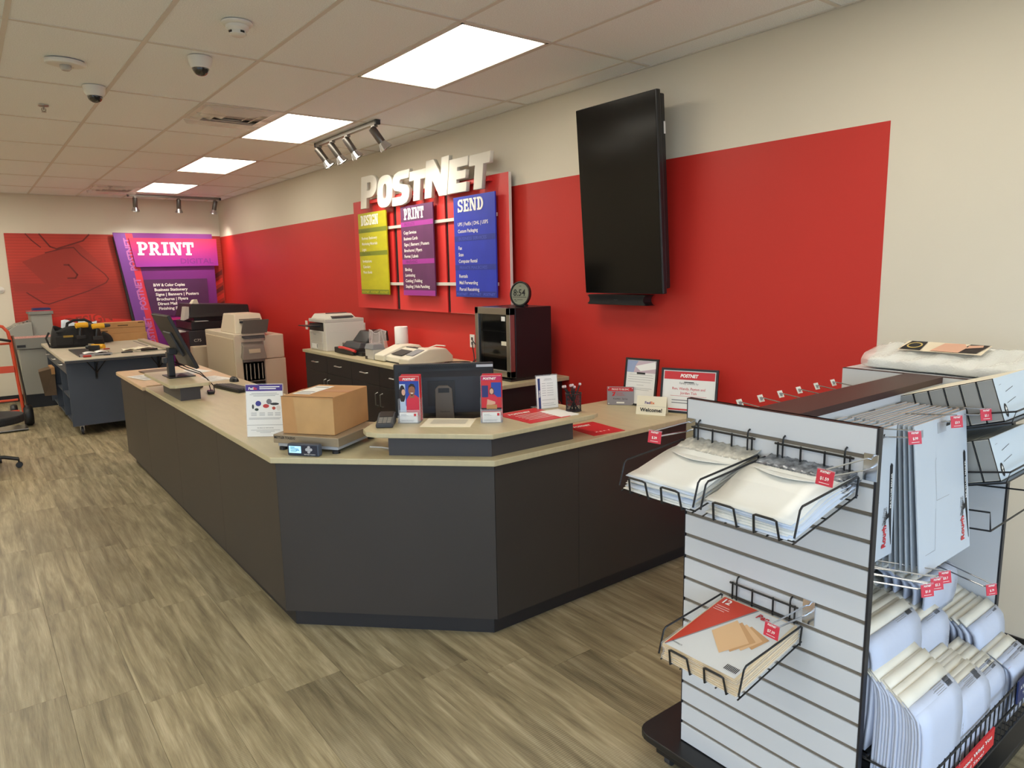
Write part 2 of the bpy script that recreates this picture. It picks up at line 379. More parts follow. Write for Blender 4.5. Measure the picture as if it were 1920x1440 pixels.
for i in range(len(xs)-1):
    for j in range(len(ys)-1):
        xa, xb, ya, yb = xs[i], xs[i+1], ys[j], ys[j+1]
        if is_light(xa, ya): continue
        gi, gj = round((xa-GX0)/TX), round((ya-GY0)/TY)
        cells = [(xa, ya, xb, yb)]
        if gi == 1 and gj == 2: cells = [(xa, ya+TY/2, xb, yb)]
        if gi == 1 and gj == 6: cells = [(xa, ya, xb, ya+TY/2)]
        for (a, c, d, e) in cells:
            q = [px(x, yy, H) for x in (a, (a+d)/2, d) for yy in (c, (c+e)/2, e)]
            if any(-5 < u < 1925 and -30 < v < 700 for u, v in q):
                key = (round(d-a, 3), round(e-c, 3))
                if key not in tile_cache:
                    w2, l2 = (d-a)/2-.004, (e-c)/2-.004
                    tile_cache[key] = MB().box(-w2, -l2, 0, w2, l2, .014).mesh('tile', M_TILE)
                o = bpy.data.objects.new('tile', tile_cache[key]); link(o, ceiling, Matrix.Translation(((a+d)/2, (c+e)/2, H+.004)))
            else: other.box(a+.004, c+.004, H+.004, d-.004, e-.004, H+.018)
stuff(other.build('outer_tiles', M_TILE, ceiling))
for x in xs[1:-1]: MB().box(x-.012, FY, H, x+.012, WY, H+.004).build('runner', M_GRID, ceiling)
for y in ys[1:-1]: MB().box(LX, y-.012, H+.0002, WX, y+.012, H+.0038).build('cross_tee', M_GRID, ceiling)
for y in (GY0+2.5*TY, GY0+6.5*TY): MB().box(GX0+TX, y-.012, H+.0002, GX0+2*TX, y+.012, H+.0038).build('cross_tee', M_GRID, ceiling)
MB().box(WX-.022, FY, H-.0012, WX, WY, H+.004).build('wall_angle', M_GRID, ceiling)
MB().box(LX, WY-.022, H-.0012, WX-.022, WY, H+.004).build('wall_angle', M_GRID, ceiling)

# ---- ceiling lights
def panel_mat():
    m = bpy.data.materials.new('lit_prismatic_lens'); m.use_nodes = True; nt = m.node_tree; N = nt.nodes; L = nt.links; b = N['Principled BSDF']
    b.inputs['Base Color'].default_value = (.7, .7, .6, 1); b.inputs['Emission Color'].default_value = (*PANEL_COL, 1)
    tc = N.new('ShaderNodeTexCoord'); mp = N.new('ShaderNodeMapping'); mp.inputs['Scale'].default_value = (70, 70, 1); L.new(tc.outputs['Object'], mp.inputs[0])
    ck = N.new('ShaderNodeTexChecker'); ck.inputs['Scale'].default_value = 1; L.new(mp.outputs[0], ck.inputs[0])
    mr = N.new('ShaderNodeMapRange'); mr.inputs['To Min'].default_value = PANEL_E*.97; mr.inputs['To Max'].default_value = PANEL_E*1.03
    L.new(ck.outputs['Fac'], mr.inputs['Value']); L.new(mr.outputs[0], b.inputs['Emission Strength'])
    return m
M_LENS = panel_mat()
M_WFRAME = mat('white_metal', (216, 212, 200), 0.4)
LROW = ['above the near end of the counter, nearest ceiling light in view', 'second ceiling light back, beside the track with four spotlights', 'third ceiling light back along the row', 'farthest ceiling light, beside the far air vent']
for i in range(len(xs)-1):
    for j in range(len(ys)-1):
        if not is_light(xs[i], ys[j]): continue
        xa, xb, ya, yb = xs[i], xs[i+1], ys[j], ys[j+1]; gj = round((ya-GY0)/TY); gi = round((xa-GX0)/TX)
        if yb-ya < 1 : continue
        lab = 'lit ceiling light panel, '+LROW[gj//2] if gi == 2 and 0 <= gj <= 6 else 'lit ceiling light panel outside the picture, %s column, %s row' % ('far left' if gi < -4 else ('left' if gi < -2 else ('inner left' if gi < 0 else 'right')), ORD[gj+5])
        t = thing('ceiling_light', lab, 'ceiling light', ((xa+xb)/2, (ya+yb)/2, H), 0, 'recessed ceiling light panels')
        w2, l2 = TX/2-.013, TY/2-.013
        MB().box(-w2, -l2, -.001, -w2+.016, l2, .02).box(w2-.016, -l2, -.001, w2, l2, .02).box(-w2, -l2, -.001, w2, -l2+.016, .02).box(-w2, l2-.016, -.001, w2, l2, .02).build('frame', M_WFRAME, t)
        MB().box(-w2+.015, -l2+.015, .005, w2-.015, l2-.015, .009).build('diffuser', M_LENS, t)

# ---- air vents with clear deflectors
M_VENT = mat('vent_white', (232, 226, 216), 0.5)
M_VDARK = mat('vent_dark_throat', (96, 92, 88), 0.6)
for n, (vx, vy) in enumerate(VENTS):
    cx, cy = vx+TX/2, vy+TX/2
    t = thing('air_vent', ('square ceiling air vent with clear deflector, between the dome camera and the second light', 'square ceiling air vent beside the farthest ceiling light')[n], 'air vent', (cx, cy, H), 0, 'ceiling air vents')
    h = TX/2-.013
    MB().box(-h, -h, -.002, h, h, .012).build('face_plate', M_VENT, t)
    for k, s in enumerate((.25, .185, .12)):
        for a in range(4):
            sx, sy = ((1, 0), (0, 1), (-1, 0), (0, -1))[a]
            px_, py_ = -sy, sx
            o, i_ = s, s-.045
            p = [(sx*o+px_*o, sy*o+py_*o, -.004), (sx*o-px_*o, sy*o-py_*o, -.004), (sx*i_-px_*i_, sy*i_-py_*i_, -.026), (sx*i_+px_*i_, sy*i_+py_*i_, -.026)]
            b = MB().add(p+[(x, y, z+.004) for x, y, z in p], [(0,1,2,3),(7,6,5,4),(0,4,5,1),(1,5,6,2),(2,6,7,3),(3,7,4,0)])
            b.build('louver', M_VENT, t)
    MB().box(-.245, .05, -.003, .245, .245, -.0022).build('throat', M_VDARK, t)
    d = MB()
    d.grid(lambda u, v: (-.30+.60*u, -.29+.20*v, -.012-.05*math.sin(PI*v*.9)), 2, 6).grid(lambda u, v: (-.30+.60*u, .09+.20*v, -.012-.05*math.sin(PI*(1-v)*.9)), 2, 6)
    d.build('clear_deflector', mat('clear_deflector', (236, 224, 216), 0.1, alpha=0.16), t, smooth=True, solid=.002)

# ---- small ceiling devices
def dome_cam(x, y, rz, lab):
    t = thing('dome_camera', lab, 'security camera', (x, y, H), rz, 'ceiling dome cameras')
    MB().lathe([(.066, 0), (.066, -.012), (.062, -.04), (.052, -.058), (.05, -.058), (.0, -.05)], 24).build('housing', M_WHITE, t, smooth=True)
    MB().lathe([(.046, -.056)]+[(.046*math.cos(a*PI/16), -.062-.04*math.sin(a*PI/16)) for a in range(0, 8)]+[(0.0, -.102)], 24).build('dome', mat('smoked_dome', (16, 17, 20), 0.06, coat=1), t, smooth=True)
    MB().cyl((0, -.045, -.075), (0, -.0, -.08), .017, 12).build('lens', M_BLACK, t)
    MB().lathe([(.051, -.056), (.051, -.063), (.047, -.063)], 24).build('dome_ring', M_WHITE, t, smooth=True)
dome_cam(1.235, 4.47, 0.3, 'white dome security camera with dark bubble nearer the lights')
dome_cam(.838, 5.50, .1, 'white dome security camera with dark bubble, farther left one')
t = thing('smoke_detector', 'round white smoke detector on ceiling at top of picture', 'smoke detector', (1.236, 3.78, H))
MB().lathe([(.075, 0), (.075, -.008), (.068, -.014), (.06, -.016)], 28).build('base', M_WHITE, t, smooth=True)
MB().lathe([(.056, -.012), (.055, -.03), (.045, -.04), (.04, -.04), (.04, -.056), (.03, -.062), (0, -.062)], 28).build('sensor_head', M_WHITE, t, smooth=True)
for a in range(4):
    an = a*PI/2+.3; MB().box(-.010, -.003, -.052, .010, .003, -.043).build('slot', M_BLACK, t, M=Matrix.Rotation(an, 4, 'Z') @ Matrix.Translation((0, -.04, 0)))
t = thing('alarm_strobe', 'oval white fire alarm strobe with clear lens on ceiling', 'alarm strobe', (.621, 4.95, H), .1)
MB().prism(ell(0, 0, .105, .075, 24), -.028, 0).build('housing', M_WHITE, t, bevel=.01)
MB().lathe([(.03, -.028), (.03, -.044), (.02, -.056), (0, -.058)], 16).build('strobe_lens', mat('strobe_lens', (200, 198, 190), .1, alpha=.7), t, smooth=True)
txt('lettering', 'FIRE', M_INK, t, fr((.02, .03, -.028), (1, 0, 0), (0, -1, 0)), h=.012)
def sprinkler(x, y, lab):
    t = thing('sprinkler', lab, 'sprinkler', (x, y, H), 0, 'ceiling sprinklers')
    MB().lathe([(.034, 0), (.032, -.006), (.014, -.008), (0, -.008)], 16).build('escutcheon', M_STEEL, t, smooth=True)
    MB().cyl((0, 0, 0), (0, 0, -.03), .006, 8).tube([(-.012, 0, -.02), (-.013, 0, -.035), (0, 0, -.045)], .003).tube([(.012, 0, -.02), (.013, 0, -.035), (0, 0, -.045)], .003).build('frame', M_STEEL, t)
    MB().lathe([(.0, -.044), (.016, -.045), (.016, -.047), (0, -.048)], 12).build('deflector', M_STEEL, t)
sprinkler(.619, 6.27, 'small metal sprinkler head on ceiling at left')
sprinkler(1.757, 11.10, 'small metal sprinkler head hanging by the far air vent')

# ---- track lights
M_TRACK = mat('track_silver', (150, 146, 140), 0.35, 0.9)
M_BULB = mat('lit_bulb_face', (255, 244, 225), .3, emit=((1, .93, .8), 3.0))
M_CORD = mat('black_cord', (20, 20, 20), .5)
def track(name, lab, p0, p1, heads, glab, energy):
    p0, p1 = Vector(p0), Vector(p1); c = (p0+p1)/2
    t = thing(name, lab, 'track light', c); d = (p1-p0).normalized(); L2 = (p1-p0).length/2
    rot = Matrix.Rotation(math.atan2(d.y, d.x), 4, 'Z')
    MB().box(-L2, -.018, -.032, L2, .018, 0).build('rail', M_TRACK, t, M=rot, bevel=.002)
    for s in (-1, 1): MB().box(s*L2-.012, -.02, -.036, s*L2+.012, .02, 0).build('end_cap', M_DKGREY, t, M=rot)
    for (u, aim) in heads:
        base = d*u
        aim = Vector(aim).normalized(); piv = base+Vector((0, 0, -.085))
        hd = MB().box(base.x-.016, base.y-.03, -.05, base.x+.016, base.y+.03, -.03).cyl(base+Vector((0, 0, -.05)), piv, .007, 8).build('spotlight', M_TRACK, t)
        q = aim.to_track_quat('Z', 'Y').to_matrix().to_4x4(); F = Matrix.Translation(piv) @ q
        MB().lathe([(0, -.04), (.028, -.04), (.033, -.03), (.033, .105), (.0325, .105)], 16).build('can', mat('gunmetal', (112, 108, 104), .32, .9), hd, M=F, smooth=True)
        MB().lathe([(.033, .10), (.036, .11), (.054, .15), (.057, .162), (.053, .162), (.036, .125)], 20).build('flare', M_CHROME, hd, M=F, smooth=True)
        MB().lathe([(0, .149), (.049, .149), (.049, .153), (0, .156)], 18).build('bulb', M_BULB, hd, M=F, smooth=True)
        cd = MB(); w1 = base+Vector((.015, .01, -.045)); w3 = F @ Vector((.0, .015, -.03))
        cd.tube([w1, (w1+w3)/2+Vector((-.02, .02, .0)), w3], .004, 6); cd.build('cord', M_CORD, hd)
        ld = bpy.data.lights.new('spot', 'SPOT'); ld.energy = energy; ld.color = SPOT_COL; ld.spot_size = 2.1; ld.spot_blend = 1.0; ld.shadow_soft_size = .03
        lo = bpy.data.objects.new('spot', ld); link(lo, t); lo.matrix_local = F @ Matrix.Translation((0, 0, .175)) @ Matrix.Rotation(PI, 4, 'X')
track('track_light', 'silver ceiling track with four spotlights aimed at the red wall sign', (2.855, 6.68, H), (2.855, 5.42, H),
      [(-.57, (.50, -.30, -.85)), (-.27, (.50, -.25, -.85)), (.05, (.5, -.22, -.86)), (.57, (.55, -.2, -.83))], 'f', SPOT_W)
track('track_light', 'silver ceiling track with three spotlights in front of the purple sign', (2.12, 12.0, H), (3.44, 12.0, H),
      [(-.57, (.02, .30, -.95)), (.04, (.02, .30, -.95)), (.58, (-.12, .30, -.94))], 'f', SPOT_W*1.9)

# ================================================================== red wall sign
M_SIGNRED = mat('sign_red_panel', (212, 52, 50), 0.45)
M_SIGNEDGE = mat('sign_white_core', (222, 214, 206), 0.6)
M_LETTER = mat('sign_letter_white', (232, 228, 216), 0.5)
M_DESIGN = mat('sign_lime', (190, 184, 22), 0.4, noise=(5, .08), stretch=(1, 1, 3))
M_DESIGN2 = mat('sign_olive_band', (120, 132, 34), 0.4)
M_PURPLE = mat('sign_plum', (92, 44, 88), 0.4, noise=(4, .1), stretch=(1, 2, 1))
M_PURPLE2 = mat('sign_violet_band', (158, 52, 146), 0.4)
M_BLUE = mat('sign_blue', (36, 58, 184), 0.4, noise=(4, .07), stretch=(1, 2, 1))
M_BLUE2 = mat('sign_blue_band', (36, 54, 150), 0.4)
M_BLUE3 = mat('sign_blue_faint', (74, 94, 200), 0.4)
M_PURP3 = mat('sign_plum_dark', (84, 34, 82), 0.4)
M_OLIVE = mat('sign_olive_dark', (96, 104, 30), 0.4)
sg = thingw('wall_sign', 'large red wall sign with white store name letters above lime, purple and blue service boards', 'wall sign', (3.54, 5.9, 1.41))
for (ya, yb) in ((7.30, 6.415), (6.345, 5.455), (5.405, 4.51)):
    p = MB().box(3.502, ya, 1.41, 3.512, yb, 2.548).build('red_panel', M_SIGNRED, sg)
    MB().box(3.512, ya, 1.41, 3.527, yb, 2.548).build('panel_core', mat('panel_dark_core', (70, 18, 18), .6), p)  # core coloured dark to carry the shade seen in the gaps
    MB().box(3.502, ya-.0005, 1.409, 3.527, yb-.002, 1.41).box(3.502, yb-.002, 1.41, 3.5275, yb, 2.548).build('panel_edge', M_SIGNEDGE if yb < 5 else M_SIGNRED, p)
for y in (6.38, 5.43): MB().box(3.515, y-.03, 1.415, 3.5195, y+.03, 2.543).build('gap_backing', M_BLACK, sg)  # black strips stand in for the shade between the panels
for z in (2.232, 1.67): MB().box(3.478, 7.0, z-.014, 3.500, 4.66, z+.014).build('rail', mat('pale_aluminium', (222, 216, 206), .35, .25), sg)
MB().box(3.53, 7.1, 1.6, WX, 6.9, 1.7).box(3.53, 4.7, 1.6, WX, 4.9, 1.7).box(3.53, 7.1, 2.3, WX, 6.9, 2.4).box(3.53, 4.7, 2.3, WX, 4.9, 2.4).box(3.527, 7.1, 2.3, 3.56, 4.7, 2.36).box(3.527, 7.1, 1.6, 3.56, 4.7, 1.66).build('standoff', M_DKGREY, sg)
MB().box(3.462, 6.85, 2.50, 3.502, 4.72, 2.53).build('letter_bar', M_SIGNRED, sg)
def arcp(cx, cy, rx, ry, a0, a1, n=10): return [(cx+rx*math.cos(math.radians(a0+(a1-a0)*k/n)), cy+ry*math.sin(math.radians(a0+(a1-a0)*k/n))) for k in range(n+1)]
def sup(cx, cy, rx, ry, e=.72, n=28):
    f = lambda v: math.copysign(abs(v)**e, v)
    return [(cx+rx*f(math.cos(2*PI*k/n)), cy+ry*f(math.sin(2*PI*k/n))) for k in range(n)]
GL = {'P': [[(0,0),(.36,0),(.36,.32),(.6,.32)]+arcp(.6,.66,.4,.34,-90,90)+[(0,1)], [(.36,.54),(.54,.54)]+arcp(.54,.67,.12,.13,-90,90)+[(.36,.80)]],
      'O': [sup(.5,.5,.5,.5), sup(.5,.5,.13,.24)],
      'S': [[(.02,0),(.62,0),(.88,.06),(1,.2),(1,.42),(.86,.55),(.42,.63),(.4,.72),(.46,.76),(.94,.76),(.98,1),(.36,1),(.1,.93),(0,.8),(0,.58),(.14,.46),(.58,.38),(.6,.28),(.52,.24),(.02,.24)]],
      'T': [[(.3,0),(.7,0),(.7,.7),(1,.7),(1,1),(0,1),(0,.7),(.3,.7)]],
      'N': [[(0,0),(.31,0),(.31,.48),(.66,0),(1,0),(1,1),(.69,1),(.69,.52),(.34,1),(0,1)]],
      'E': [[(0,0),(1,0),(1,.26),(.44,.26),(.44,.39),(.92,.39),(.92,.62),(.44,.62),(.44,.75),(1,.75),(1,1),(0,1)]]}
def letter3d(ch, ya, yb, za, zb, parent, X=3.44, depth=.032):
    cu = bpy.data.curves.new('letter', 'CURVE'); cu.dimensions = '2D'; cu.fill_mode = 'BOTH'; cu.extrude = depth/2; cu.bevel_depth = .0025; cu.bevel_resolution = 1
    h = zb-za; w = ya-yb
    for pts in GL[ch]:
        sp = cu.splines.new('POLY'); sp.points.add(len(pts)-1)
        for i, (u, v) in enumerate(pts): sp.points[i].co = (u*w+v*h*.16-h*.08, v*h, 0, 1)
        sp.use_cyclic_u = True
    tmp = bpy.data.objects.new('tmp', cu); me = bpy.data.meshes.new_from_object(tmp); bpy.data.objects.remove(tmp); bpy.data.curves.remove(cu)
    me.materials.clear(); me.materials.append(M_LETTER); me.name = 'letter'
    return link(bpy.data.objects.new('letter', me), parent, face_x(X, ya, za))
for ch, ya, yb, za, zb in (('P', 6.935, 6.585, 2.452, 2.767), ('O', 6.575, 6.26, 2.428, 2.732), ('S', 6.255, 5.93, 2.424, 2.734), ('T', 5.93, 5.645, 2.44, 2.703), ('N', 5.635, 5.26, 2.442, 2.762), ('E', 5.25, 4.97, 2.445, 2.72), ('T', 4.945, 4.66, 2.443, 2.716)):
    letter3d(ch, ya, yb, za, zb, sg)
def board(ya, yb, m, mband, mdark, mfaint, head, blocks, foot):
    w = ya-yb; F = face_x(3.452, ya, 1.56)
    b = MB().box(3.452, ya, 1.56, 3.464, yb, 2.408).build('service_board', m, sg)
    MB().box(3.464, ya-.1, 1.62, 3.502, yb+.1, 1.66).box(3.464, ya-.1, 2.2, 3.502, yb+.1, 2.26).build('board_clip', M_STEEL, sg)
    slab('heading', head, M_WHP, b, F @ Matrix.Translation((.07, .72, 0)), .105, w*.62, .003)
    for kind, s, x, y, hh in blocks:
        if kind == 'band':
            pane('band', mband, b, F, 0, y, w, y+.045, .001)
            txt('band_lettering', s, mdark, b, F @ Matrix.Translation((.07, y+.008, .0008)), h=.028, w=min(w*.7, .024*len(s)))
        else:
            for k, ln in enumerate(s.split('\n')):
                txt('lettering', ln, M_WHP, b, F @ Matrix.Translation((x, y-k*hh, .0008)), h=.030, w=min(.0185*len(ln), w-.1), bold=.012)
    pane('foot_band', mband, b, F, 0, .0, w, .05, .001)
    for k in range(3): txt('foot_lettering', 'POSTNET', mfaint, b, F @ Matrix.Translation((.012+k*w/3, .014, .0008)), h=.022, w=w/3-.03, bold=.03, shear=.2)
board(7.10, 6.47, M_DESIGN, M_DESIGN2, M_OLIVE, M_DESIGN, 'DESIGN', [('band', 'BUSINESS', 0, .645, 0), ('t', 'Business Stationery\nMarketing Materials\nLogos', .07, .575, .058), ('band', 'PERSONAL', 0, .405, 0), ('t', 'Invitations\nCalendars\nPhoto Books', .07, .335, .058)], 1)
board(6.17, 5.577, M_PURPLE, M_PURPLE2, M_PURP3, M_PURPLE2, 'PRINT', [('band', 'PRODUCTS', 0, .655, 0), ('t', 'Copy Services\nBusiness Cards\nSigns | Banners | Posters\nBrochures | Flyers\nForms | Labels', .05, .585, .056), ('band', 'FINISHING', 0, .30, 0), ('t', 'Binding\nLaminating\nCutting | Folding\nStapling | Hole Punching', .05, .235, .054)], 1)
board(5.232, 4.63, M_BLUE, M_BLUE2, M_BLUE3, M_BLUE3, 'SEND', [('t', 'UPS | FedEx | DHL | USPS\nCustom Packaging', .06, .605, .058), ('band', 'BUSINESS SERVICES', 0, .475, 0), ('t', 'Fax\nScan\nComputer Rental', .06, .405, .056), ('band', 'PRIVATE MAILBOXES', 0, .23, 0), ('t', 'Rentals\nMail Forwarding\nParcel Receiving', .06, .165, .056)], 1)

# ================================================================== screen and soundbar
M_SCREEN = mat('screen_glass', (10, 10, 10), 0.14, spec=.3)
tv = thingw('wall_screen', 'large black portrait flat screen tilted forward on the red wall', 'television', (3.5, 3.21, 1.6))
F = fr((3.42, 3.21, 1.613), (0, -1, 0), (-.09, 0, 1.2))
Wt, Ht = .69, 1.2
MB().box(-Wt/2, 0, -.035, Wt/2, Ht, -.001).build('bezel', mat('tv_bezel', (30, 30, 33), .3), tv, M=F, bevel=.006)
MB().box(-Wt/2+.006, .006, -.004, Wt/2-.012, Ht-.006, .001).build('screen', M_SCREEN, tv, M=F)
MB().prism([(-.10, .0), (-.035, -.33), (-.035, .33), (-.1, .30)][0:0] or [(-Wt/2+.01, -.034), (Wt/2-.002, -.034), (Wt/2-.008, -.075), (Wt/2-.03, -.10), (-Wt/2+.05, -.10)], .03, Ht-.02, 'y').build('back_housing', M_BLACK, tv, M=F, bevel=.008)
MB().box(Wt/2-.006, Ht-.25, -.07, Wt/2-.001, Ht-.18, -.06).build('sticker', M_WHP, tv, M=F)
MB().box(3.40, 3.05, 2.0, WX, 3.37, 2.45).build('wall_mount', M_BLACK, tv)
sb = thingw('soundbar', 'short black soundbar with rounded ends below the screen', 'soundbar', (3.5, 3.3, 1.53))
pts = arcp(3.585, 1.569, .036, .034, 90, 270, 8)+arcp(3.035, 1.569, .036, .034, -90, 90, 8)
MB().prism([(y, z) for y, z in pts], 3.46, 3.545, 'x').build('body', M_BLACK, sb, bevel=.008)
MB().prism([(y, z) for y, z in arcp(3.585, 1.569, .03, .028, 90, 270, 8)+arcp(3.035, 1.569, .03, .028, -90, 90, 8)], 3.457, 3.461, 'x').build('grille', mat('speaker_cloth', (34, 32, 31), .9, bump=(900, .3)), sb)
MB().box(3.54, 3.2, 1.55, WX, 3.4, 1.585).build('bracket', M_BLACK, sb)
MB().box(3.4555, 3.29, 1.567, 3.457, 3.32, 1.571).build('badge', M_DKGREY, sb)

# wall outlets
def outlet(y, z, lab, plug=False):
    t = thingw('wall_outlet', lab, 'outlet', (WX, y, z), 'outlets on the red wall')
    MB().box(WX-.008, y-.036, z-.058, WX-.0015, y+.036, z+.058).build('cover_plate', M_WHITE, t, bevel=.002)
    for dz in (-.02, .02): MB().box(WX-.0095, y-.014, z+dz-.014, WX-.008, y+.014, z+dz+.014).build('socket', M_DKGREY if plug else M_CREAMP, t)
outlet(9.05, 1.12, 'white wall outlet behind the printer at left end')
outlet(7.50, 1.17, 'white wall outlet right of the printer with plugs', True)
outlet(7.35, 1.17, 'small white wall outlet next to the plugged outlet', True)
outlet(5.18, 1.16, 'white wall outlet behind the glass door fridge', True)

# ================================================================== far wall: mural and purple sign
def mural_mat():
    m = bpy.data.materials.new('red_mural'); m.use_nodes = True; nt = m.node_tree; N = nt.nodes; L = nt.links; b = N['Principled BSDF']
    tc = N.new('ShaderNodeTexCoord'); wv = N.new('ShaderNodeTexWave'); wv.bands_direction = 'Z'; wv.inputs['Scale'].default_value = 7.5; wv.wave_profile = 'SAW'
    L.new(tc.outputs['Object'], wv.inputs['Vector'])
    n = N.new('ShaderNodeTexNoise'); n.inputs['Scale'].default_value = 1.1; L.new(tc.outputs['Object'], n.inputs['Vector'])
    r = N.new('ShaderNodeValToRGB'); r.color_ramp.elements[0].color = lin((150, 40, 30)); r.color_ramp.elements[0].position = .35; r.color_ramp.elements[1].color = lin((196, 58, 38)); r.color_ramp.elements[1].position = .65
    L.new(n.outputs['Fac'], r.inputs[0])
    mr = N.new('ShaderNodeMapRange'); mr.inputs['To Min'].default_value = .82; mr.inputs['To Max'].default_value = 1.06; L.new(wv.outputs['Fac'], mr.inputs['Value'])
    v = N.new('ShaderNodeVectorMath'); v.operation = 'SCALE'; L.new(r.outputs[0], v.inputs[0]); L.new(mr.outputs[0], v.inputs['Scale']); L.new(v.outputs[0], b.inputs['Base Color']); b.inputs['Roughness'].default_value = .5
    return m
M_MURDK = mat('mural_dark_line', (112, 34, 27), .6); M_MURSH = mat('mural_shade', (158, 50, 38), .6); M_MURBR = mat('mural_bright_red', (214, 52, 40), .6)
MY = WY-.0125
mu = thingw('wall_mural', 'red wall mural printed with faint tag outlines on the far wall', 'mural', (1.9, MY, .11))
MB().box(.575, MY-.0015, .11, 3.575, MY+.0105, 2.46).build('print', mural_mat(), mu)
FM = face_y(0, MY-.0017, 0)
def stroke(name, m, pts, r, par=mu, F=FM, d=.0004):
    b = MB()
    for i in range(len(pts)-1):
        p, q = Vector(pts[i]), Vector(pts[i+1]); n = (q-p).normalized(); n = Vector((-n.y, n.x))*r; e = (q-p).normalized()*r*.6
        b.add([(*(p-n-e), d), (*(q-n+e), d), (*(q+n+e), d), (*(p+n-e), d)], [(0, 1, 2, 3)])
    return b.build(name, m, par, M=F)
poly('tag_shape', M_MURSH, mu, FM, [(1.05, 1.66), (1.72, 1.95), (1.78, 2.0), (1.50, 2.30), (1.40, 2.32), (.75, 2.05)], .0002)
stroke('tag_outline', M_MURDK, [(.76, 1.60), (.95, 1.44), (1.02, 1.42), (1.55, 1.60), (1.80, 1.72), (1.84, 1.78), (1.80, 1.85), (1.50, 2.15), (1.42, 2.26), (1.3, 2.25), (1.05, 2.18)], .008)
stroke('tag_outline', M_MURDK, [(1.0, 2.455), (1.12, 2.27), (1.2, 2.24), (1.55, 2.36), (1.64, 2.455)], .010)
stroke('tag_cord', M_MURDK, [(.83, 2.455), (.9, 2.36), (1.0, 2.26)], .008)
stroke('tag_slot', M_MURDK, [(1.27, 2.0), (1.33, 2.0), (1.43, 1.85), (1.40, 1.8), (1.3, 1.8)], .011)
poly('tag_shadow', M_MURSH, mu, FM, [(.6, 1.75), (1.0, 1.72), (1.28, 1.70), (1.0, 1.62), (.62, 1.62)], .0003)
poly('bright_ribbon', M_MURBR, mu, FM, [(.9, 1.20), (1.3, 1.25), (1.66, 1.24), (1.70, 1.17), (2.15, 1.13), (2.15, .4), (.9, .4)], .0003)
txt('ribbon_lettering', 'DESIGN', M_MURSH, mu, FM @ Matrix.Translation((1.22, 1.06, .0002)) @ Matrix.Rotation(.12, 4, 'Z'), h=.14, w=.62, bold=.02)
for k in range(6): poly('block_print', M_MURBR if k % 2 else M_MURDK, mu, FM, [(3.44, 1.75-.13*k), (3.56, 1.82-.13*k), (3.56, 1.90-.13*k), (3.44, 1.82-.13*k)], .0003)
def grad_mat(name, c0, c1, axis, a, b_):
    m = bpy.data.materials.new(name); m.use_nodes = True; nt = m.node_tree; N = nt.nodes; L = nt.links; b = N['Principled BSDF']
    tc = N.new('ShaderNodeTexCoord'); sp = N.new('ShaderNodeSeparateXYZ'); L.new(tc.outputs['Object'], sp.inputs[0])
    mr = N.new('ShaderNodeMapRange'); mr.inputs['From Min'].default_value = a; mr.inputs['From Max'].default_value = b_; L.new(sp.outputs[axis], mr.inputs['Value'])
    r = N.new('ShaderNodeValToRGB'); r.color_ramp.elements[0].color = lin(c0); r.color_ramp.elements[1].color = lin(c1); L.new(mr.outputs[0], r.inputs[0]); L.new(r.outputs[0], b.inputs['Base Color']); b.inputs['Roughness'].default_value = .45
    return m
SY = 12.52
ps = thingw('print_sign', 'tall purple digital print sign with magenta header on the far wall', 'wall sign', (2.7, SY, .2))
def ptrap(x0, x1, xr, za, zb): return [(x0, za), (xr, za), (xr, zb), (x1, zb)]
FP = face_y(0, SY, 0)
MB().prism(ptrap(2.26, 1.945, 3.41, .2, 2.485), SY, SY+.03, 'y').build('back_board', mat('sign_purple', (118, 42, 124), .45, noise=(1.2, .12)), ps)
MB().prism(ptrap(2.2, 1.95, 3.40, .25, 2.42), SY+.03, WY-.014, 'y').build('standoff_frame', M_DKGREY, ps)
M_GR = grad_mat('sign_gradient_band', (214, 62, 84), (214, 62, 84), 2, 1.0, 2.5)
poly('red_band', grad_mat('sign_band_fade', (150, 70, 158), (214, 56, 76), 0, -.02, .12), ps, FP, [(2.42-.02, .3), (2.50, .3), (2.215, 2.475), (2.115, 2.475)], .0006)
poly('violet_edge', mat('sign_violet', (122, 66, 150), .45), ps, FP, [(2.25, .3), (2.40, .3), (2.115, 2.475), (1.95, 2.475)], .0005)
ang = math.atan2(2.2, -.29)
for k in range(3):
    zb = 1.98-.62*k; xb = 2.10+.142*(2.47-zb)-.02
    txt('side_lettering', 'POSTNET', mat('sign_pale_violet', (190, 110, 178), .5), ps, FP @ Matrix.Translation((xb+.09, zb-.08, .0012)) @ Matrix.Rotation(ang, 4, 'Z'), h=.095, w=.52, bold=.035, shear=.15)
hd = MB().prism([(2.22, 1.955), (3.465, 1.965), (3.465, 2.405), (2.155, 2.405)], SY-.035, SY-.012, 'y').build('header_panel', grad_mat('sign_header_fade', (150, 52, 158), (188, 44, 80), 2, 1.95, 2.4), ps)
MB().box(2.3, SY-.012, 2.0, 3.4, SY, 2.36).build('header_spacer', M_DKGREY, ps)
slab('heading', 'PRINT', M_WHP, hd, face_y(2.262, SY-.035, 2.138), .205, .835, .004)
txt('subheading', 'DIGITAL', mat('sign_muted_violet', (128, 48, 132), .45), hd, face_y(2.88, SY-.035, 2.005), h=.085, w=.51, bold=.02)
li = MB().prism([(2.40, 1.16), (3.27, 1.16), (3.27, 1.755), (2.31, 1.755)], SY-.012, SY, 'y').build('list_panel', mat('sign_dark_plum', (82, 44, 84), .4, noise=(3, .1)), ps)
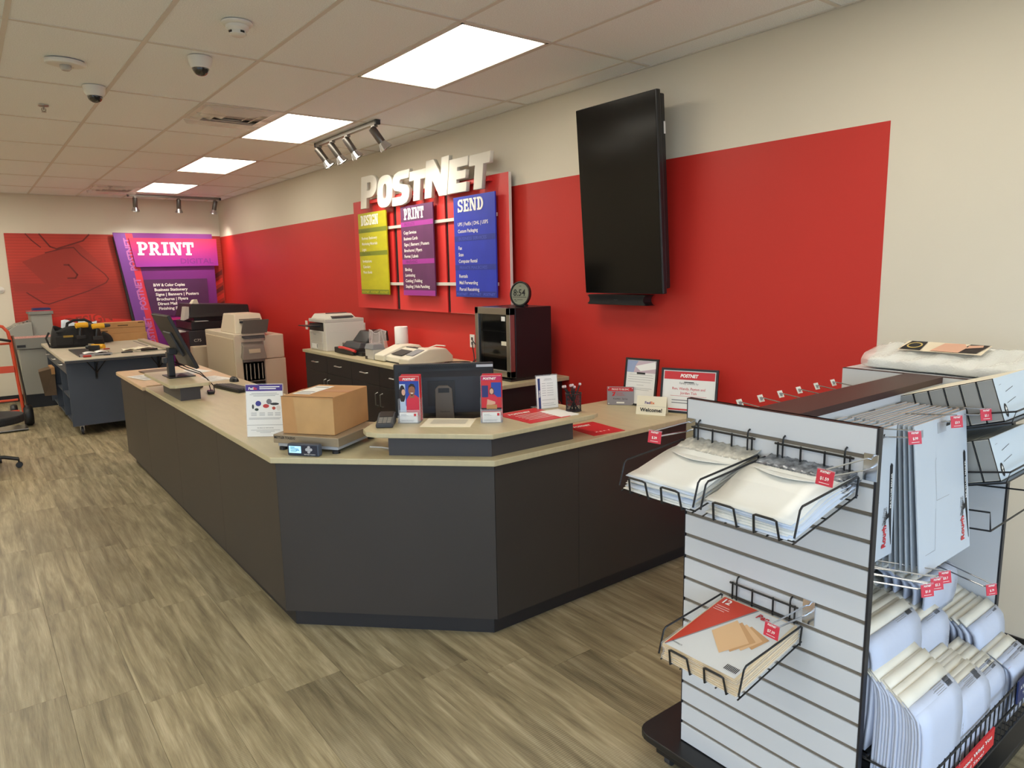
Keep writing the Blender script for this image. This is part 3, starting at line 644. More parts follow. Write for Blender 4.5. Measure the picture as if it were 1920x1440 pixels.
for k, s in enumerate(['B/W & Color Copies', 'Business Stationery', 'Signs | Banners | Posters', 'Brochures | Flyers', 'Direct Mail', 'Finishing Services']):
    txt('lettering', s, M_WHP, li, face_y(2.445+.010*k, SY-.012, 1.645-.0755*k), h=.046, w=.0262*len(s), bold=.028)
MB().box(2.42, SY-.03, 1.09, 3.3, SY, 1.13).build('lower_ledge', mat('sign_magenta', (190, 48, 120), .45), ps)
t = thingw('wall_sensor', 'small round white wall fitting at left edge', 'wall fitting', (.45, WY, 1.648))
MB().lathe([(.05, 0), (.05, -.012), (.03, -.02), (.0, -.022)], 18, (.45, WY, 1.648), 'y').build('plate', M_WHITE, t, smooth=True)
MB().lathe([(.02, -.02), (.02, -.05), (0, -.055)], 14, (.45, WY, 1.648), 'y').build('knob', M_WHITE, t, smooth=True)

# ================================================================== reception counter
M_CTR = mat('charcoal_laminate', (51, 46, 42), 0.45, noise=(2.5, .06), bump=(300, .04))
M_KICK = mat('dark_toe_kick', (38, 36, 37), .5)
M_TOP = mat('maple_grey_laminate', (192, 181, 146), 0.36, noise=(6, .05), stretch=(8, 1, 1))
M_TOPE = mat('maple_flap_laminate', (208, 180, 142), 0.4, noise=(6, .05), stretch=(8, 1, 1))
M_RISER = mat('grey_riser_laminate', (60, 57, 58), .45)
ct = thingw('reception_counter', 'long charcoal L-shaped reception counter base with an angled corner', 'counter', (2.2, 3.0, 0))
for a, b in ((7.58, 6.5), (6.5, 5.42), (5.42, 4.36), (4.36, 3.337)):
    MB().box(1.115, a-.001, .1, 1.135, b+.001, .874).build('panel', M_CTR, ct)
MB().hexa([(1.115, 3.335, .1), (1.878, 2.572, .1), (1.892, 2.586, .1), (1.129, 3.349, .1), (1.115, 3.335, .874), (1.878, 2.572, .874), (1.892, 2.586, .874), (1.129, 3.349, .874)]).build('panel', M_CTR, ct)
for a, b in ((1.880, 2.42), (2.42, 3.575)): MB().box(a+.001, 2.572, .1, b-.001, 2.592, .874).build('panel', M_CTR, ct)
MB().box(1.135, 7.56, .1, 1.79, 7.58, .874).build('end_panel', M_CTR, ct)
MB().box(1.77, 3.75, .1, 1.79, 7.56, .874).box(2.19, 3.21, .1, 3.575, 3.23, .874).hexa([(1.77, 3.75, .1), (2.19, 3.21, .1), (2.205, 3.225, .1), (1.785, 3.765, .1), (1.77, 3.75, .874), (2.19, 3.21, .874), (2.205, 3.225, .874), (1.785, 3.765, .874)]).build('inner_panel', M_CTR, ct)
kp = [(1.17, 7.55), (1.17, 3.365), (1.908, 2.632), (3.575, 2.632)]
k = MB()
k.box(1.17, 3.36, 0, 1.19, 7.55, .1).hexa([(1.17, 3.358, 0), (1.898, 2.63, 0), (1.912, 2.644, 0), (1.184, 3.372, 0), (1.17, 3.358, .1), (1.898, 2.63, .1), (1.912, 2.644, .1), (1.184, 3.372, .1)]).box(1.9, 2.63, 0, 3.575, 2.65, .1).box(1.19, 7.53, 0, 1.75, 7.55, .1)
k.box(1.72, 3.75, 0, 1.74, 7.55, .1).box(2.25, 3.16, 0, 3.575, 3.18, .1)
k.build('toe_kick', M_KICK, ct)
wt = thingw('worktop', 'continuous light maple worktop on the charcoal counter', 'worktop', (2.0, 3.1, .875))
tp = [(1.085, 6.235), (1.085, 3.322), (1.862, 2.545), (3.574, 2.545), (3.574, 3.27), (2.21, 3.27), (1.815, 3.76), (1.815, 6.235)]
MB().prism(tp, .875, .905).build('top', M_TOP, wt, bevel=.004)
fl = thingw('counter_flap', 'lighter hinged maple flap at the far end of the counter', 'worktop', (1.4, 6.9, .875))
MB().prism([(1.062, 6.24), (1.10, 6.24), (1.10, 6.30), (1.80, 6.30), (1.80, 7.5), (1.078, 7.5), (1.062, 7.46)], .876, .906).build('top', M_TOPE, fl, bevel=.004)
LZ = 1.025
lg = thingw('transaction_ledge', 'raised maple ledge on grey risers at the front corner of the counter', 'ledge', (1.95, 2.8, .905))
n_ = .7071*.02
MB().hexa([(1.54, 2.967, .905), (1.895, 2.612, .905), (1.91, 2.627, .905), (1.555, 2.982, .905), (1.54, 2.967, LZ-.024), (1.895, 2.612, LZ-.024), (1.91, 2.627, LZ-.024), (1.555, 2.982, LZ-.024)]).build('riser', M_RISER, lg)
MB().box(1.896, 2.612, .905, 2.419, 2.63, LZ-.024).build('riser', M_RISER, lg)
MB().box(2.401, 2.63, .905, 2.419, 2.82, LZ-.024).box(1.98, 2.82, .905, 2.419, 2.838, LZ-.024).hexa([(1.54, 2.967, .905), (1.555, 2.982, .905), (1.70, 3.127, .905), (1.685, 3.14, .905), (1.54, 2.967, LZ-.024), (1.555, 2.982, LZ-.024), (1.70, 3.127, LZ-.024), (1.685, 3.14, LZ-.024)]).build('riser_back', M_RISER, lg)
lp = [(1.452, 3.02), (1.475, 2.962), (1.868, 2.562), (2.535, 2.572), (2.585, 2.595), (2.605, 2.645), (2.60, 2.93), (2.01, 2.93), (1.66, 3.27), (1.47, 3.09)]
MB().prism(lp, LZ-.024, LZ).build('top', M_TOP, lg, bevel=.004)
l2 = thingw('monitor_ledge', 'small raised maple ledge on a grey box under the side-on monitor', 'ledge', (1.2, 5.7, .905))
MB().box(1.146, 5.325, .905, 1.28, 5.87, LZ-.024).build('riser', M_RISER, l2)
MB().prism([(1.08, 5.33), (1.11, 5.295), (1.33, 5.285), (1.355, 5.31), (1.36, 6.2), (1.08, 6.2)], LZ-.024, LZ).build('top', M_TOP, l2, bevel=.004)

# ================================================================== on the counter
M_KRAFT = mat('kraft_cardboard', (186, 140, 90), .8, noise=(7, .08), bump=(60, .08))
M_TAPE = mat('packing_tape', (196, 156, 106), .18, coat=.6, noise=(9, .08))
M_TAPEB = mat('brown_paper_tape', (176, 118, 66), .5)
M_SCALE = mat('scale_tan_metal', (164, 150, 128), .38, .5)
M_SCALE2 = mat('scale_grey_base', (176, 178, 182), .5)
M_LCD = mat('lit_lcd', (150, 200, 235), .3, emit=((.30, .60, .9), .6))
# parcel scale
s = thing('parcel_scale', 'tan metal parcel scale with platform under the cardboard box', 'scale', (1.42, 3.40, .905), -1.0)
MB().box(-.175, -.18, .018, .175, .18, .04).build('base', M_SCALE2, s, bevel=.004)
MB().box(-.19, -.195, .038, .19, .195, .082).build('platform', M_SCALE, s, bevel=.003)
for x in (-.155, .155):
    for y in (-.165, .165): MB().lathe([(.02, 0), (.02, .014), (.012, .02)], 12, (x, y, 0)).build('foot', M_BLACK, s)
txt('lettering', 'METTLER TOLEDO', M_INK, s, face_y(-.183, -.1955, .062), h=.0125, w=.125, bold=.02)
d = thing('scale_display', 'blue-lit grey scale display with round keypad in front of the scale', 'scale display', (1.232, 3.245, .905), -.91)
MB().box(-.085, -.02, 0, .085, .018, .06).build('housing', mat('slate_plastic', (70, 78, 92), .45), d, bevel=.008)
MB().box(-.078, -.0215, .006, .078, -.019, .055).build('face', mat('navy_face', (40, 44, 58), .35), d)
MB().box(-.072, -.0235, .016, -.008, -.021, .05).build('lcd', M_LCD, d)
lines('digits', mat('lcd_ink', (90, 140, 180), .4), d, face_y(0, -.0235, 0), [(-.064, -.04, .042), (-.064, -.02, .034), (-.034, -.016, .028), (-.064, -.03, .024)], t=.004)
for x, y in ((.035, .046), (.035, .024), (.024, .035), (.046, .035), (.035, .035)): MB().lathe([(.0075, 0), (.0075, -.004), (.005, -.005), (0, -.005)], 12, (x, -.021, y), 'y').build('key', M_SCALE2, d, smooth=True)
txt('lettering', 'METTLER TOLEDO', M_WHP, d, face_y(.008, -.0215, .0085), h=.005, w=.06)
cb = MB(); cb.tube([(1.54, 3.17, .909), (1.58, 3.12, .909), (1.6, 3.07, .909), (1.63, 3.03, .909)], .0035); cb.build('cable', M_WHITE, s, M=(Matrix.Translation((1.42, 3.40, .905)) @ Matrix.Rotation(-1.0, 4, 'Z')).inverted())
# parcel
b = thing('cardboard_box', 'taped brown cardboard box standing on the parcel scale', 'cardboard box', (1.432, 3.43, .988), -.93)
bw, bd, bh = .29, .365, .19
MB().box(-bw/2, -bd/2, 0, bw/2, bd/2, bh).build('carton', M_KRAFT, b, bevel=.003)
MB().box(-bw/2-.0012, -.001-bd/2, .02, bw/2+.0012, -bd/2, .165)
MB().add([(-.06, -bd/2-.0012, .002), (bw/2+.001, -bd/2-.0012, .004), (bw/2+.001, -bd/2-.0012, bh-.012), (-.075, -bd/2-.0012, bh-.004)], [(0, 1, 2, 3)]).build('clear_tape', M_TAPE, b)
MB().box(-bw/2-.001, -.03, bh+.0004, bw/2+.001, .03, bh+.001).build('top_tape', M_TAPEB, b)
MB().box(-.12, -.12, bh+.0012, -.02, .13, bh+.0016).build('shipping_label', M_PAPER, b)
for yy in (-.1, -.06, .08): MB().box(-.11, yy, bh+.0017, -.03, yy+.018, bh+.0019).build('label_print', M_GREYINK, b)
MB().box(-.1465, -bd/2, bh-.0015, .1465, -bd/2+.002, bh+.0005).build('flap_gap', mat('carton_gap', (70, 48, 28), .9), b)
# carrier notice
def sign_sheet(name, lab, cat, loc, rz, w, h, tilt=.1, clear=True):
    t = thing(name, lab, cat, loc, rz)
    R = Matrix.Rotation(-tilt, 4, 'X')
    if clear:
        MB().box(-w/2-.004, 0, 0, w/2+.004, .003, h+.006).build('acrylic_holder', M_CLEAR, t, M=R)
        MB().box(-w/2-.004, .0, 0, w/2+.004, .06+h*.12, .002).build('acrylic_foot', M_CLEAR, t)
    return t, R
t, R = sign_sheet('notice_stand', 'white carrier notice sheet with purple header in clear stand beside the box', 'sign', (1.22, 3.772, .906), -.68, .2, .285)
MB().box(-.1, -.0012, .003, .1, -.0002, .285).build('sheet', M_PAPER, t, M=R)
FS = R @ face_y(-.1, -.0012, .003)
pane('header', mat('carrier_purple', (66, 40, 130), .5), t, FS, 0, .248, .2, .282)
txt('logo_lettering', 'Fed', M_WHP, t, FS @ Matrix.Translation((.016, .256, .0008)), h=.014, w=.026, bold=.03); txt('logo_lettering', 'Ex', mat('carrier_orange', (226, 60, 60), .5), t, FS @ Matrix.Translation((.043, .256, .0008)), h=.014, w=.02, bold=.03)
lines('header_print', M_WHP, t, FS, [(.075, .185, .268), (.075, .165, .258)], t=.005)
lines('body_print', M_GREYINK, t, FS, [(.03, .17, .235), (.02, .18, .228), (.04, .16, .221)]+[(x, x+.03, y) for x in (.025, .07, .115, .155) for y in (.128, .121, .114)]+[(.012, .188, .1), (.012, .18, .094)], t=.002)
for (x, y, w, h, c) in ((.05, .165, .032, .03, (60, 60, 140)), (.09, .155, .035, .022, (190, 60, 60)), (.03, .15, .012, .026, (70, 70, 70)), (.11, .175, .03, .03, (120, 120, 126)), (.13, .17, .05, .014, (40, 40, 44)), (.045, .14, .022, .015, (40, 60, 50)), (.14, .145, .02, .018, (180, 70, 50)), (.163, .14, .025, .03, (220, 214, 205))):
    poly('product_picture', mat('pic_%d_%d_%d' % c, c, .6), t, FS, ell(x+w/2, y+h/2, w/2, h/2, 10))
pane('divider', M_INK, t, FS, 0, .062, .2, .0632); txt('lettering', 'Ask about our other services', M_INK, t, FS @ Matrix.Translation((.055, .045, .0006)), h=.006, w=.09); lines('foot_print', M_GREYINK, t, FS, [(.02, .18, .034), (.05, .15, .027), (.07, .13, .02)])
# keyboard, mouse and bits
kb = thing('keyboard', 'black computer keyboard lying behind the notice stand', 'keyboard', (1.60, 5.60, .905), PI/2+.14)
MB().hexa([(-.22, -.07, 0), (.22, -.07, 0), (.22, .07, 0), (-.22, .07, 0), (-.22, -.07, .012), (.22, -.07, .012), (.22, .07, .026), (-.22, .07, .026)]).build('case', M_BLACK, kb, bevel=.003)
km = MB().box(-.0078, -.0078, 0, .0078, .0078, .006).mesh('key', mat('key_black', (44, 40, 40), .5))
for r in range(6):
    for c in range(21): link(bpy.data.objects.new('key', km), kb, Matrix.Translation((-.2+.02*c, -.055+.0215*r, .0125+.0022*r)))
ms = thing('computer_mouse', 'black computer mouse beside the keyboard', 'mouse', (1.72, 6.02, .905), 1.7)
MB().grid(lambda u, v: ((.055-.003*math.cos(4*PI*v))*math.cos(2*PI*v)*math.cos(u*PI/2)**.5, .033*math.sin(2*PI*v)*math.cos(u*PI/2)**.5, .036*math.sin(u*PI/2)*(1+.15*math.cos(2*PI*v))), 8, 20).build('shell', M_BLACK, ms, smooth=True)
MB().box(.0, -.001, .026, .05, .001, .0368).build('button_split', M_DKGREY, ms); MB().lathe([(.01, -.004), (.011, 0), (.01, .004)], 12, (.02, 0, .031), 'y').build('wheel', M_DKGREY, ms)
dv = thing('barcode_scanner', 'small black handheld device lying on counter beside the ledge', 'handheld device', (1.40, 5.52, .905), 1.4)
MB().box(-.05, -.024, 0, .05, .024, .022).build('body', M_BLACK, dv, bevel=.008); MB().box(-.02, -.017, .0215, .035, .017, .0235).build('window', mat('device_window', (60, 62, 64), .2), dv)
dv = thing('red_marker', 'red and black marker lying beside the monitor ledge', 'marker', (1.38, 5.80, .905), .9)
MB().cyl((-.06, 0, .01), (.02, 0, .01), .008, 10).build('barrel', mat('marker_red', (150, 36, 36), .4), dv); MB().cyl((.02, 0, .01), (.07, 0, .01), .009, 10).build('cap', M_BLACK, dv)
def sheet_pile(loc, rz, n, w, h, lab, name='paper_sheet', ink=True, group=None):
    for k in range(n):
        t = thing(name, lab, 'paper', (loc[0]+random.uniform(-.03, .03), loc[1]+random.uniform(-.03, .03), loc[2]+.0012*k), rz+random.uniform(-.15, .15), group)
        MB().box(-w/2, -h/2, 0, w/2, h/2, .0009).build('sheet', M_PAPER, t)
        if ink:
            rows = [(-w/2+.02, random.uniform(0, w/2-.02), -h/2+.02+.012*i) for i in range(int((h-.04)/.012)) if random.random() < .75]
            lines('print', M_GREYINK if k % 2 else M_INK, t, flat(0, 0, .0009), rows, t=.004)
sheet_pile((1.27, 6.85, .907), .1, 4, .28, .36, 'printed white sheet lying on the counter flap', group='sheets on the counter flap')
sheet_pile((1.62, 6.95, .907), .4, 2, .22, .3, 'loose white sheet behind the side-on monitor', group='sheets behind the monitor')
sheet_pile((1.62, 6.32, .906), .3, 2, .21, .28, 'printed leaflet lying near the computer mouse', group='leaflets near the mouse')
pd = thing('desk_pad', 'thin brown pad lying on the counter flap', 'pad', (1.36, 7.15, .912), .1); MB().box(-.12, -.16, 0, .12, .16, .006).build('board', mat('brown_pad', (110, 92, 76), .6), pd)
# side-on monitor
mn = thing('side_monitor', 'black monitor on a stand seen from behind, tilted back on the small ledge', 'monitor', (1.235, 5.80, LZ), 0)
MB().box(-.08, -.12, 0, .11, .12, .008).build('stand_base', M_BLACK, mn, bevel=.003)
MB().box(-.06, -.035, .008, -.015, .035, .19).build('stand_column', M_BLACK, mn, bevel=.004)
MB().box(-.09, -.03, .11, -.06, .03, .15).build('cable_clip', M_DKGREY, mn, bevel=.003)
Rm = Matrix.Translation((.015, 0, .26)) @ Matrix.Rotation(-.40, 4, 'Y')
MB().box(-.012, -.27, -.2, .012, .27, .235).build('screen_housing', M_BLACK, mn, M=Rm, bevel=.004)
MB().box(-.028, -.12, -.1, -.01, .12, .1).build('rear_cover', M_DKGREY, mn, M=Rm, bevel=.006)
MB().box(.0125, -.262, -.19, .0135, .262, .228).build('screen', M_SCREEN, mn, M=Rm)
MB().box(-.05, -.04, .17, .01, .04, .22).build('hinge', M_BLACK, mn, bevel=.004)
c = MB().tube([(-.02, .03, .12), (.08, .0, .06), (.16, -.05, .02), (.22, -.16, -.08), (.2, -.25, -.116)], .004).tube([(-.02, .02, .10), (.06, -.02, .05), (.14, -.1, .015), (.17, -.2, -.02), (.17, -.28, -.116)], .004)
c.build('cable', M_CORD, mn)
# rear-facing monitor
mo = thing('rear_monitor', 'wide black monitor seen from behind with a grey stand, behind the ledge', 'monitor', (2.065, 3.28, .905), -.60)
MB().prism(ell(0, .04, .12, .09, 24), 0, .012).build('stand_base', M_BLACK, mo, bevel=.003)
MB().prism([(-.05, .0), (.055, .0), (.045, .235), (.02, .255), (-.03, .255), (-.05, .235)], -.062, -.045, 'y').build('stand_column', mat('stand_taupe', (96, 88, 80), .4), mo, bevel=.004)
MB().box(-.032, -.064, .215, .028, -.060, .24).build('cable_slot', M_BLACK, mo)
txt('lettering', 'ViewSonic', M_INK, mo, face_y(-.026, -.0622, .105), h=.009, w=.055)
MB().prism([(.035, -.03), (.035, .03), (.012, .285), (-.005, .288)][0:0] or [(-.275, .075), (.275, .075), (.275, .372), (-.275, .372)], -.03, .005, 'y').build('screen_housing', M_BLACK, mo, bevel=.006)
MB().hexa([(-.2, -.05, .1), (.2, -.05, .1), (.25, -.03, .08), (-.25, -.03, .08), (-.2, -.05, .30), (.2, -.05, .30), (.25, -.03, .33), (-.25, -.03, .33)]).build('rear_cover', mat('charcoal_plastic', (38, 40, 48), .4), mo)
MB().box(-.09, -.056, .14, .06, -.05, .28).build('mount_plate', M_BLACK, mo)
vm = MB().prism([(0, 0), (.004, 0), (.013, .018), (.009, .018)], -.0335, -.029, 'y').mesh('vent_slot', mat('vent_shadow', (10, 10, 11), .6))
for k in range(34): link(bpy.data.objects.new('vent_slot', vm), mo, Matrix.Translation((-.19+.0105*k, -.0012, .3435-.0)))
MB().box(.18, -.0322, .348, .272, -.0305, .362).build('badge', mat('badge_silver', (186, 188, 190), .4, .3), mo)
MB().box(-.265, .005, .085, .265, .007, .362).build('screen', M_SCREEN, mo)
MB().box(-.03, -.045, .16, .03, -.03, .24).build('neck', M_BLACK, mo)
# card reader
cr = thing('card_reader', 'dark grey card payment terminal on the left end of the ledge', 'card reader', (1.600, 3.095, LZ), -.62)
MB().prism([(-.075, 0), (.075, 0), (.08, .05), (.05, .055), (-.075, .022)], -.042, .042, 'x').build('body', M_DKGREY, cr, bevel=.006)
Rc = Matrix.Translation((0, -.01, .0385)) @ Matrix.Rotation(.26, 4, 'X')
MB().box(-.034, .01, 0, .034, .07, .002).build('display', mat('reader_display', (46, 40, 38), .15), cr, M=Rc)
for r in range(4):
    for q in range(3): MB().box(-.03+.021*q, -.058+.0155*r, -.001, -.013+.021*q, -.047+.0155*r, .003).build('key', mat('reader_key', (120, 116, 108), .5), cr, M=Rc)
# brochure holders
M_SKIN = mat('print_skin', (150, 96, 70), .6); M_SKIN2 = mat('print_fair_skin', (214, 166, 140), .6); M_HAIR = mat('print_hair', (38, 26, 24), .6); M_SHIRT = mat('print_red_shirt', (208, 44, 66), .6); M_PBLUE = mat('print_blue', (40, 70, 160), .6); M_PPALE = mat('print_pale_blue', (186, 200, 220), .6)
def holder(loc, rz, lab, second):
    t = thing('brochure_holder', lab, 'brochure holder', loc, rz)
    MB().box(-.056, -.03, 0, .056, .035, .003).box(-.056, .032, 0, .056, .035, .225).box(-.056, -.03, 0, -.0535, .035, .12).box(.0535, -.03, 0, .056, .035, .12).box(-.056, -.03, 0, .056, -.028, .065).build('acrylic_pocket', M_CLEAR, t)
    MB().box(-.054, -.055, 0, .054, -.053, .04).box(-.054, -.055, 0, .054, -.03, .003).box(-.054, -.055, .0, -.052, -.03, .04).box(.052, -.055, 0, .054, -.03, .04).build('card_pocket', M_CLEAR, t)
    return t
def cards(loc, rz, lab):
    t = thing('business_cards', lab, 'business cards', loc, rz)
    MB().box(-.045, -.008, 0, .045, .004, .05).build('card_stack', M_PAPER, t)
    lines('print', M_GREYINK, t, face_y(0, -.0082, 0), [(-.038, -.01, .04), (-.038, .0, .034), (-.038, .03, .012), (-.038, .026, .007)]); pane('emblem', M_REDP, t, face_y(0, -.0082, 0), .028, .032, .04, .046)
def brochures(loc, rz, lab, second, n=3):
    for k in range(n):
        t = thing('brochure', lab if k == 0 else 'folded store brochure standing behind the front one, '+('woman brochure holder' if second else 'couple brochure holder'), 'brochure', (loc[0]+.012*k*math.sin(-rz)*1.0, loc[1]+.012*k*math.cos(rz), loc[2]+.004), rz, None if k == 0 else ('brochures behind the woman' if second else 'brochures behind the couple'))
        MB().box(-.05+.003*k, 0, 0, .05+.003*k, .009, .228+.004*k).build('leaflet', M_REDP if k else M_PAPER, t)
        if k: continue
        Fb = face_y(-.05, -.0003, 0)
        pane('photo_ground', M_REDP if second else M_PBLUE, t, Fb, 0, 0, .1, .228, .0002)
        if not second:
            pane('photo_left', M_PPALE, t, Fb, 0, 0, .03, .19, .0004); pane('top_band', M_REDP, t, Fb, 0, .206, .1, .228, .0006)
            poly('woman_hair', M_HAIR, t, Fb, ell(.014, .14, .016, .045), .0006); poly('woman_top', M_PPALE, t, Fb, [(0, 0), (.034, 0), (.036, .07), (.02, .1), (0, .1)], .0007); poly('woman_face', M_SKIN2, t, Fb, ell(.020, .148, .0095, .016), .0008); poly('man_shirt', M_SHIRT, t, Fb, [(.03, 0), (.1, 0), (.1, .12), (.08, .135), (.05, .135), (.035, .11)], .001)
            poly('man_neck', M_SKIN, t, Fb, [(.052, .12), (.076, .12), (.074, .15), (.054, .15)], .0011); poly('man_face', M_SKIN, t, Fb, ell(.063, .157, .017, .026), .0013); poly('man_hair', M_HAIR, t, Fb, [(.045, .160), (.048, .182), (.06, .193), (.074, .190), (.082, .175), (.081, .160), (.077, .174), (.064, .180), (.051, .174)], .0014); poly('smile', M_WHP, t, Fb, [(.056, .146), (.072, .146), (.068, .1415), (.06, .1415)], .0016); poly('beard', M_HAIR, t, Fb, [(.049, .143), (.063, .129), (.077, .143), (.069, .136), (.057, .136)], .0015)
        else:
            pane('shelf_band', M_PBLUE, t, Fb, .05, .12, .1, .195, .0004); pane('board', mat('print_navy', (44, 50, 110), .6), t, Fb, .003, .12, .035, .18, .0005); pane('top_band', mat('print_magenta', (190, 40, 90), .6), t, Fb, 0, .205, .1, .228, .0006)
            poly('hair', mat('print_brown_hair', (92, 58, 40), .6), t, Fb, ell(.052, .148, .0125, .022), .0008); poly('face', M_SKIN2, t, Fb, ell(.052, .15, .0095, .014), .001); poly('shirt', M_SHIRT, t, Fb, [(.03, .07), (.078, .07), (.08, .12), (.066, .134), (.04, .134), (.03, .115)], .0009); poly('arm', M_SKIN2, t, Fb, [(.026, .078), (.07, .085), (.07, .097), (.03, .11)], .0011)
            pane('parcel', M_KRAFT, t, Fb, .025, .06, .078, .082, .0013); pane('counter', mat('print_dark', (40, 36, 44), .6), t, Fb, 0, .05, .1, .066, .0005)
        txt('lettering', 'POSTNET', M_WHP, t, Fb @ Matrix.Translation((.018 if not second else .01, .210, .001)), h=.011, w=.066, bold=.04, shear=.2)
HA = -.75
h1 = holder((1.735, 3.085, LZ), HA, 'clear acrylic leaflet holder left of the rear-facing monitor stand', 0); cards((1.707, 3.055, LZ+.004), HA, 'stack of white business cards in the left leaflet holder')
brochures((1.728, 3.078, LZ), HA, 'folded store brochure with photo of a couple, man in red shirt', False)
HB = -.66
h2 = holder((2.045, 2.81, LZ), HB, 'clear acrylic leaflet holder right of the rear-facing monitor stand', 1); cards((2.02, 2.777, LZ+.004), HB, 'stack of white business cards in the right leaflet holder')
brochures((2.039, 2.802, LZ), HB, 'folded store brochure with photo of a woman in red shirt packing', True)
# flat notice, flyers
t = thing('notice_sheet', 'white printed notice sheet lying flat at the middle of the ledge', 'paper', (1.86, 2.925, LZ), -.77)
MB().box(-.125, -.10, 0, .125, .10, .0015).build('sheet', M_CREAMP, t); lines('print', M_GREYINK, t, flat(0, 0, .0015), [(-.09, .09, .06-.018*i) for i in range(6)], t=.005)
def flyer(lab, loc, rz, w, h):
    t = thing('red_flyer', lab, 'flyer', loc, rz); MB().box(-w/2, -h/2, 0, w/2, h/2, .002).build('sheet', M_REDP, t)
    txt('lettering', 'POSTNET', M_WHP, t, flat(-w*.36, h*.24, .002), h=.028, w=w*.56, bold=.04, shear=.2)
    return t
t = flyer('red store flyer lying flat on the ledge beside the white pad', (2.28, 2.77, LZ), 0.0, .27, .29); lines('print', M_WHP, t, flat(0, 0, .002), [(-.09, .08, .03-.028*i) for i in range(5)], t=.006)
t = flyer('red store flyer lying flat on the lower worktop by the ledge', (2.665, 2.712, .905), -.10, .215, .28); txt('lettering', 'K E R Y', M_WHP, t, flat(-.05, -.09, .002), h=.016, w=.1)
t = thing('white_pad', 'blank white paper pad on the ledge in front of the pen cup', 'paper', (2.42, 2.72, LZ), -.06); MB().box(-.06, -.09, 0, .06, .09, .004).build('pad', M_PAPER, t); MB().box(-.06, .08, .0035, .06, .09, .0046).build('glue_edge', M_CREAMP, t)
# state certificate
t, R = sign_sheet('certificate_stand', 'white certificate sheet with blue side band in clear stand on the ledge', 'sign', (2.465, 2.862, LZ), -.27, .125, .18)
MB().box(-.0625, -.0012, .002, .0625, -.0002, .18).build('sheet', M_PAPER, t, M=R); FS = R @ face_y(-.0625, -.0012, .002)
pane('blue_band', mat('band_navy', (36, 52, 110), .5), t, FS, .008, 0, .022, .165); txt('lettering', 'TEXAS', M_WHP, t, FS @ Matrix.Translation((.02, .06, .0008)) @ Matrix.Rotation(PI/2, 4, 'Z'), h=.009, w=.04, bold=.02)
lines('print', M_GREYINK, t, FS, [(.05, .09, .16), (.045, .095, .153)]+[(.032, .055, .135-.013*i) for i in range(6)]+[(.062, .1, .135-.013*i) for i in range(6)]+[(.03, .11, .045), (.03, .1, .025), (.035, .11, .015)])
# pen cup and pens
t = thing('pen_cup', 'black wire mesh pen cup at the end of the ledge', 'pen cup', (2.515, 2.71, LZ))
m = MB()
for k in range(28):
    a = 2*PI*k/28; m.tube([(.04*math.cos(a), .04*math.sin(a), .002), (.042*math.cos(a+.5), .042*math.sin(a+.5), .098)], .0011, 4).tube([(.04*math.cos(a), .04*math.sin(a), .002), (.042*math.cos(a-.5), .042*math.sin(a-.5), .098)], .0011, 4)
stuff(m.build('mesh_wall', M_BLACK, t))
for z, r in ((.004, .0405), (.098, .0425)): MB().tube([(r*math.cos(2*PI*k/24), r*math.sin(2*PI*k/24), z) for k in range(24)], .0026, 6, True).build('rim', M_BLACK, t)
MB().lathe([(.0, .001), (.04, .001), (.04, .004), (0, .004)], 20).build('bottom', M_BLACK, t)
for k in range(6):
    a = 1.05*k; tx, ty = .02*math.cos(a+2.2)-.015, .02*math.sin(a+2.2)+.008
    if k == 5: tx, ty = .022, -.01
    p = thing('pen', 'dark pen with clear beaded top standing in the mesh cup', 'pen', (2.515, 2.71, LZ), 0, 'pens in the mesh cup')
    b0 = Vector((-tx*.8, -ty*.8, .006)); b1 = Vector((tx*1.4, ty*1.4, .125+.006*(k % 3)))
    MB().tube([b0, b1], .0035, 6).build('barrel', M_INK, p)
    MB().lathe([(0, -.008), (.006, -.006), (.008, 0), (.006, .006), (0, .008)], 8, tuple(b1+Vector((tx*.1, ty*.1, .008)))).build('bead_top', mat('bead_clear', (226, 206, 206), .1, .5), p, smooth=True)
t = thing('glass_globe', 'small dark glossy ball ornament behind the certificate stand', 'ornament', (2.79, 3.17, .905)); MB().lathe([(.03, 0), (.03, .008), (.015, .012)], 16).build('foot', M_BLACK, t); MB().lathe([(.038*math.sin(a*PI/12), .05-.038*math.cos(a*PI/12)) for a in range(13)], 18).build('ball', mat('black_gloss', (20, 18, 18), .05, coat=1), t, smooth=True)
# frames, plaque, tent card
def frame(lab, loc, rz, w, h, tilt=.16):
    t = thing('picture_frame', lab, 'picture frame', loc, rz); R = Matrix.Rotation(-tilt, 4, 'X'); b = .013
    MB().box(-w/2, -.008, 0, w/2, .008, b).box(-w/2, -.008, h-b, w/2, .008, h).box(-w/2, -.008, b, -w/2+b, .008, h-b).box(w/2-b, -.008, b, w/2, .008, h-b).build('frame', M_BLACK, t, M=R)
    MB().box(-w/2+b, -.004, b, w/2-b, .006, h-b).build('print', M_PAPER, t, M=R)
    MB().box(-.03, .008, 0, .03, .010, h*.7).build('easel_back', M_DKGREY, t, M=Matrix.Translation((0, h*.13, 0)) @ Matrix.Rotation(tilt*.6, 4, 'X'))
    return t, R @ face_y(-w/2+b, -.0042, b)
t, FS = frame('tall black framed certificate with pale blue flag header on the counter', (3.335, 2.985, .905), -1.36+.0, .235, .305)
pane('flag_band', mat('flag_tint', (196, 176, 186), .6), t, FS, 0, .20, .209, .275); poly('flag_blue', mat('flag_blue_tint', (150, 164, 196), .6), t, FS, [(0, .20), (0, .275), (.08, .275), (.06, .24), (.05, .2)], .0008)
poly('flag_cloud', M_PAPER, t, FS, [(.06, .24), (.2, .275), (.209, .23), (.1, .21)], .0009)
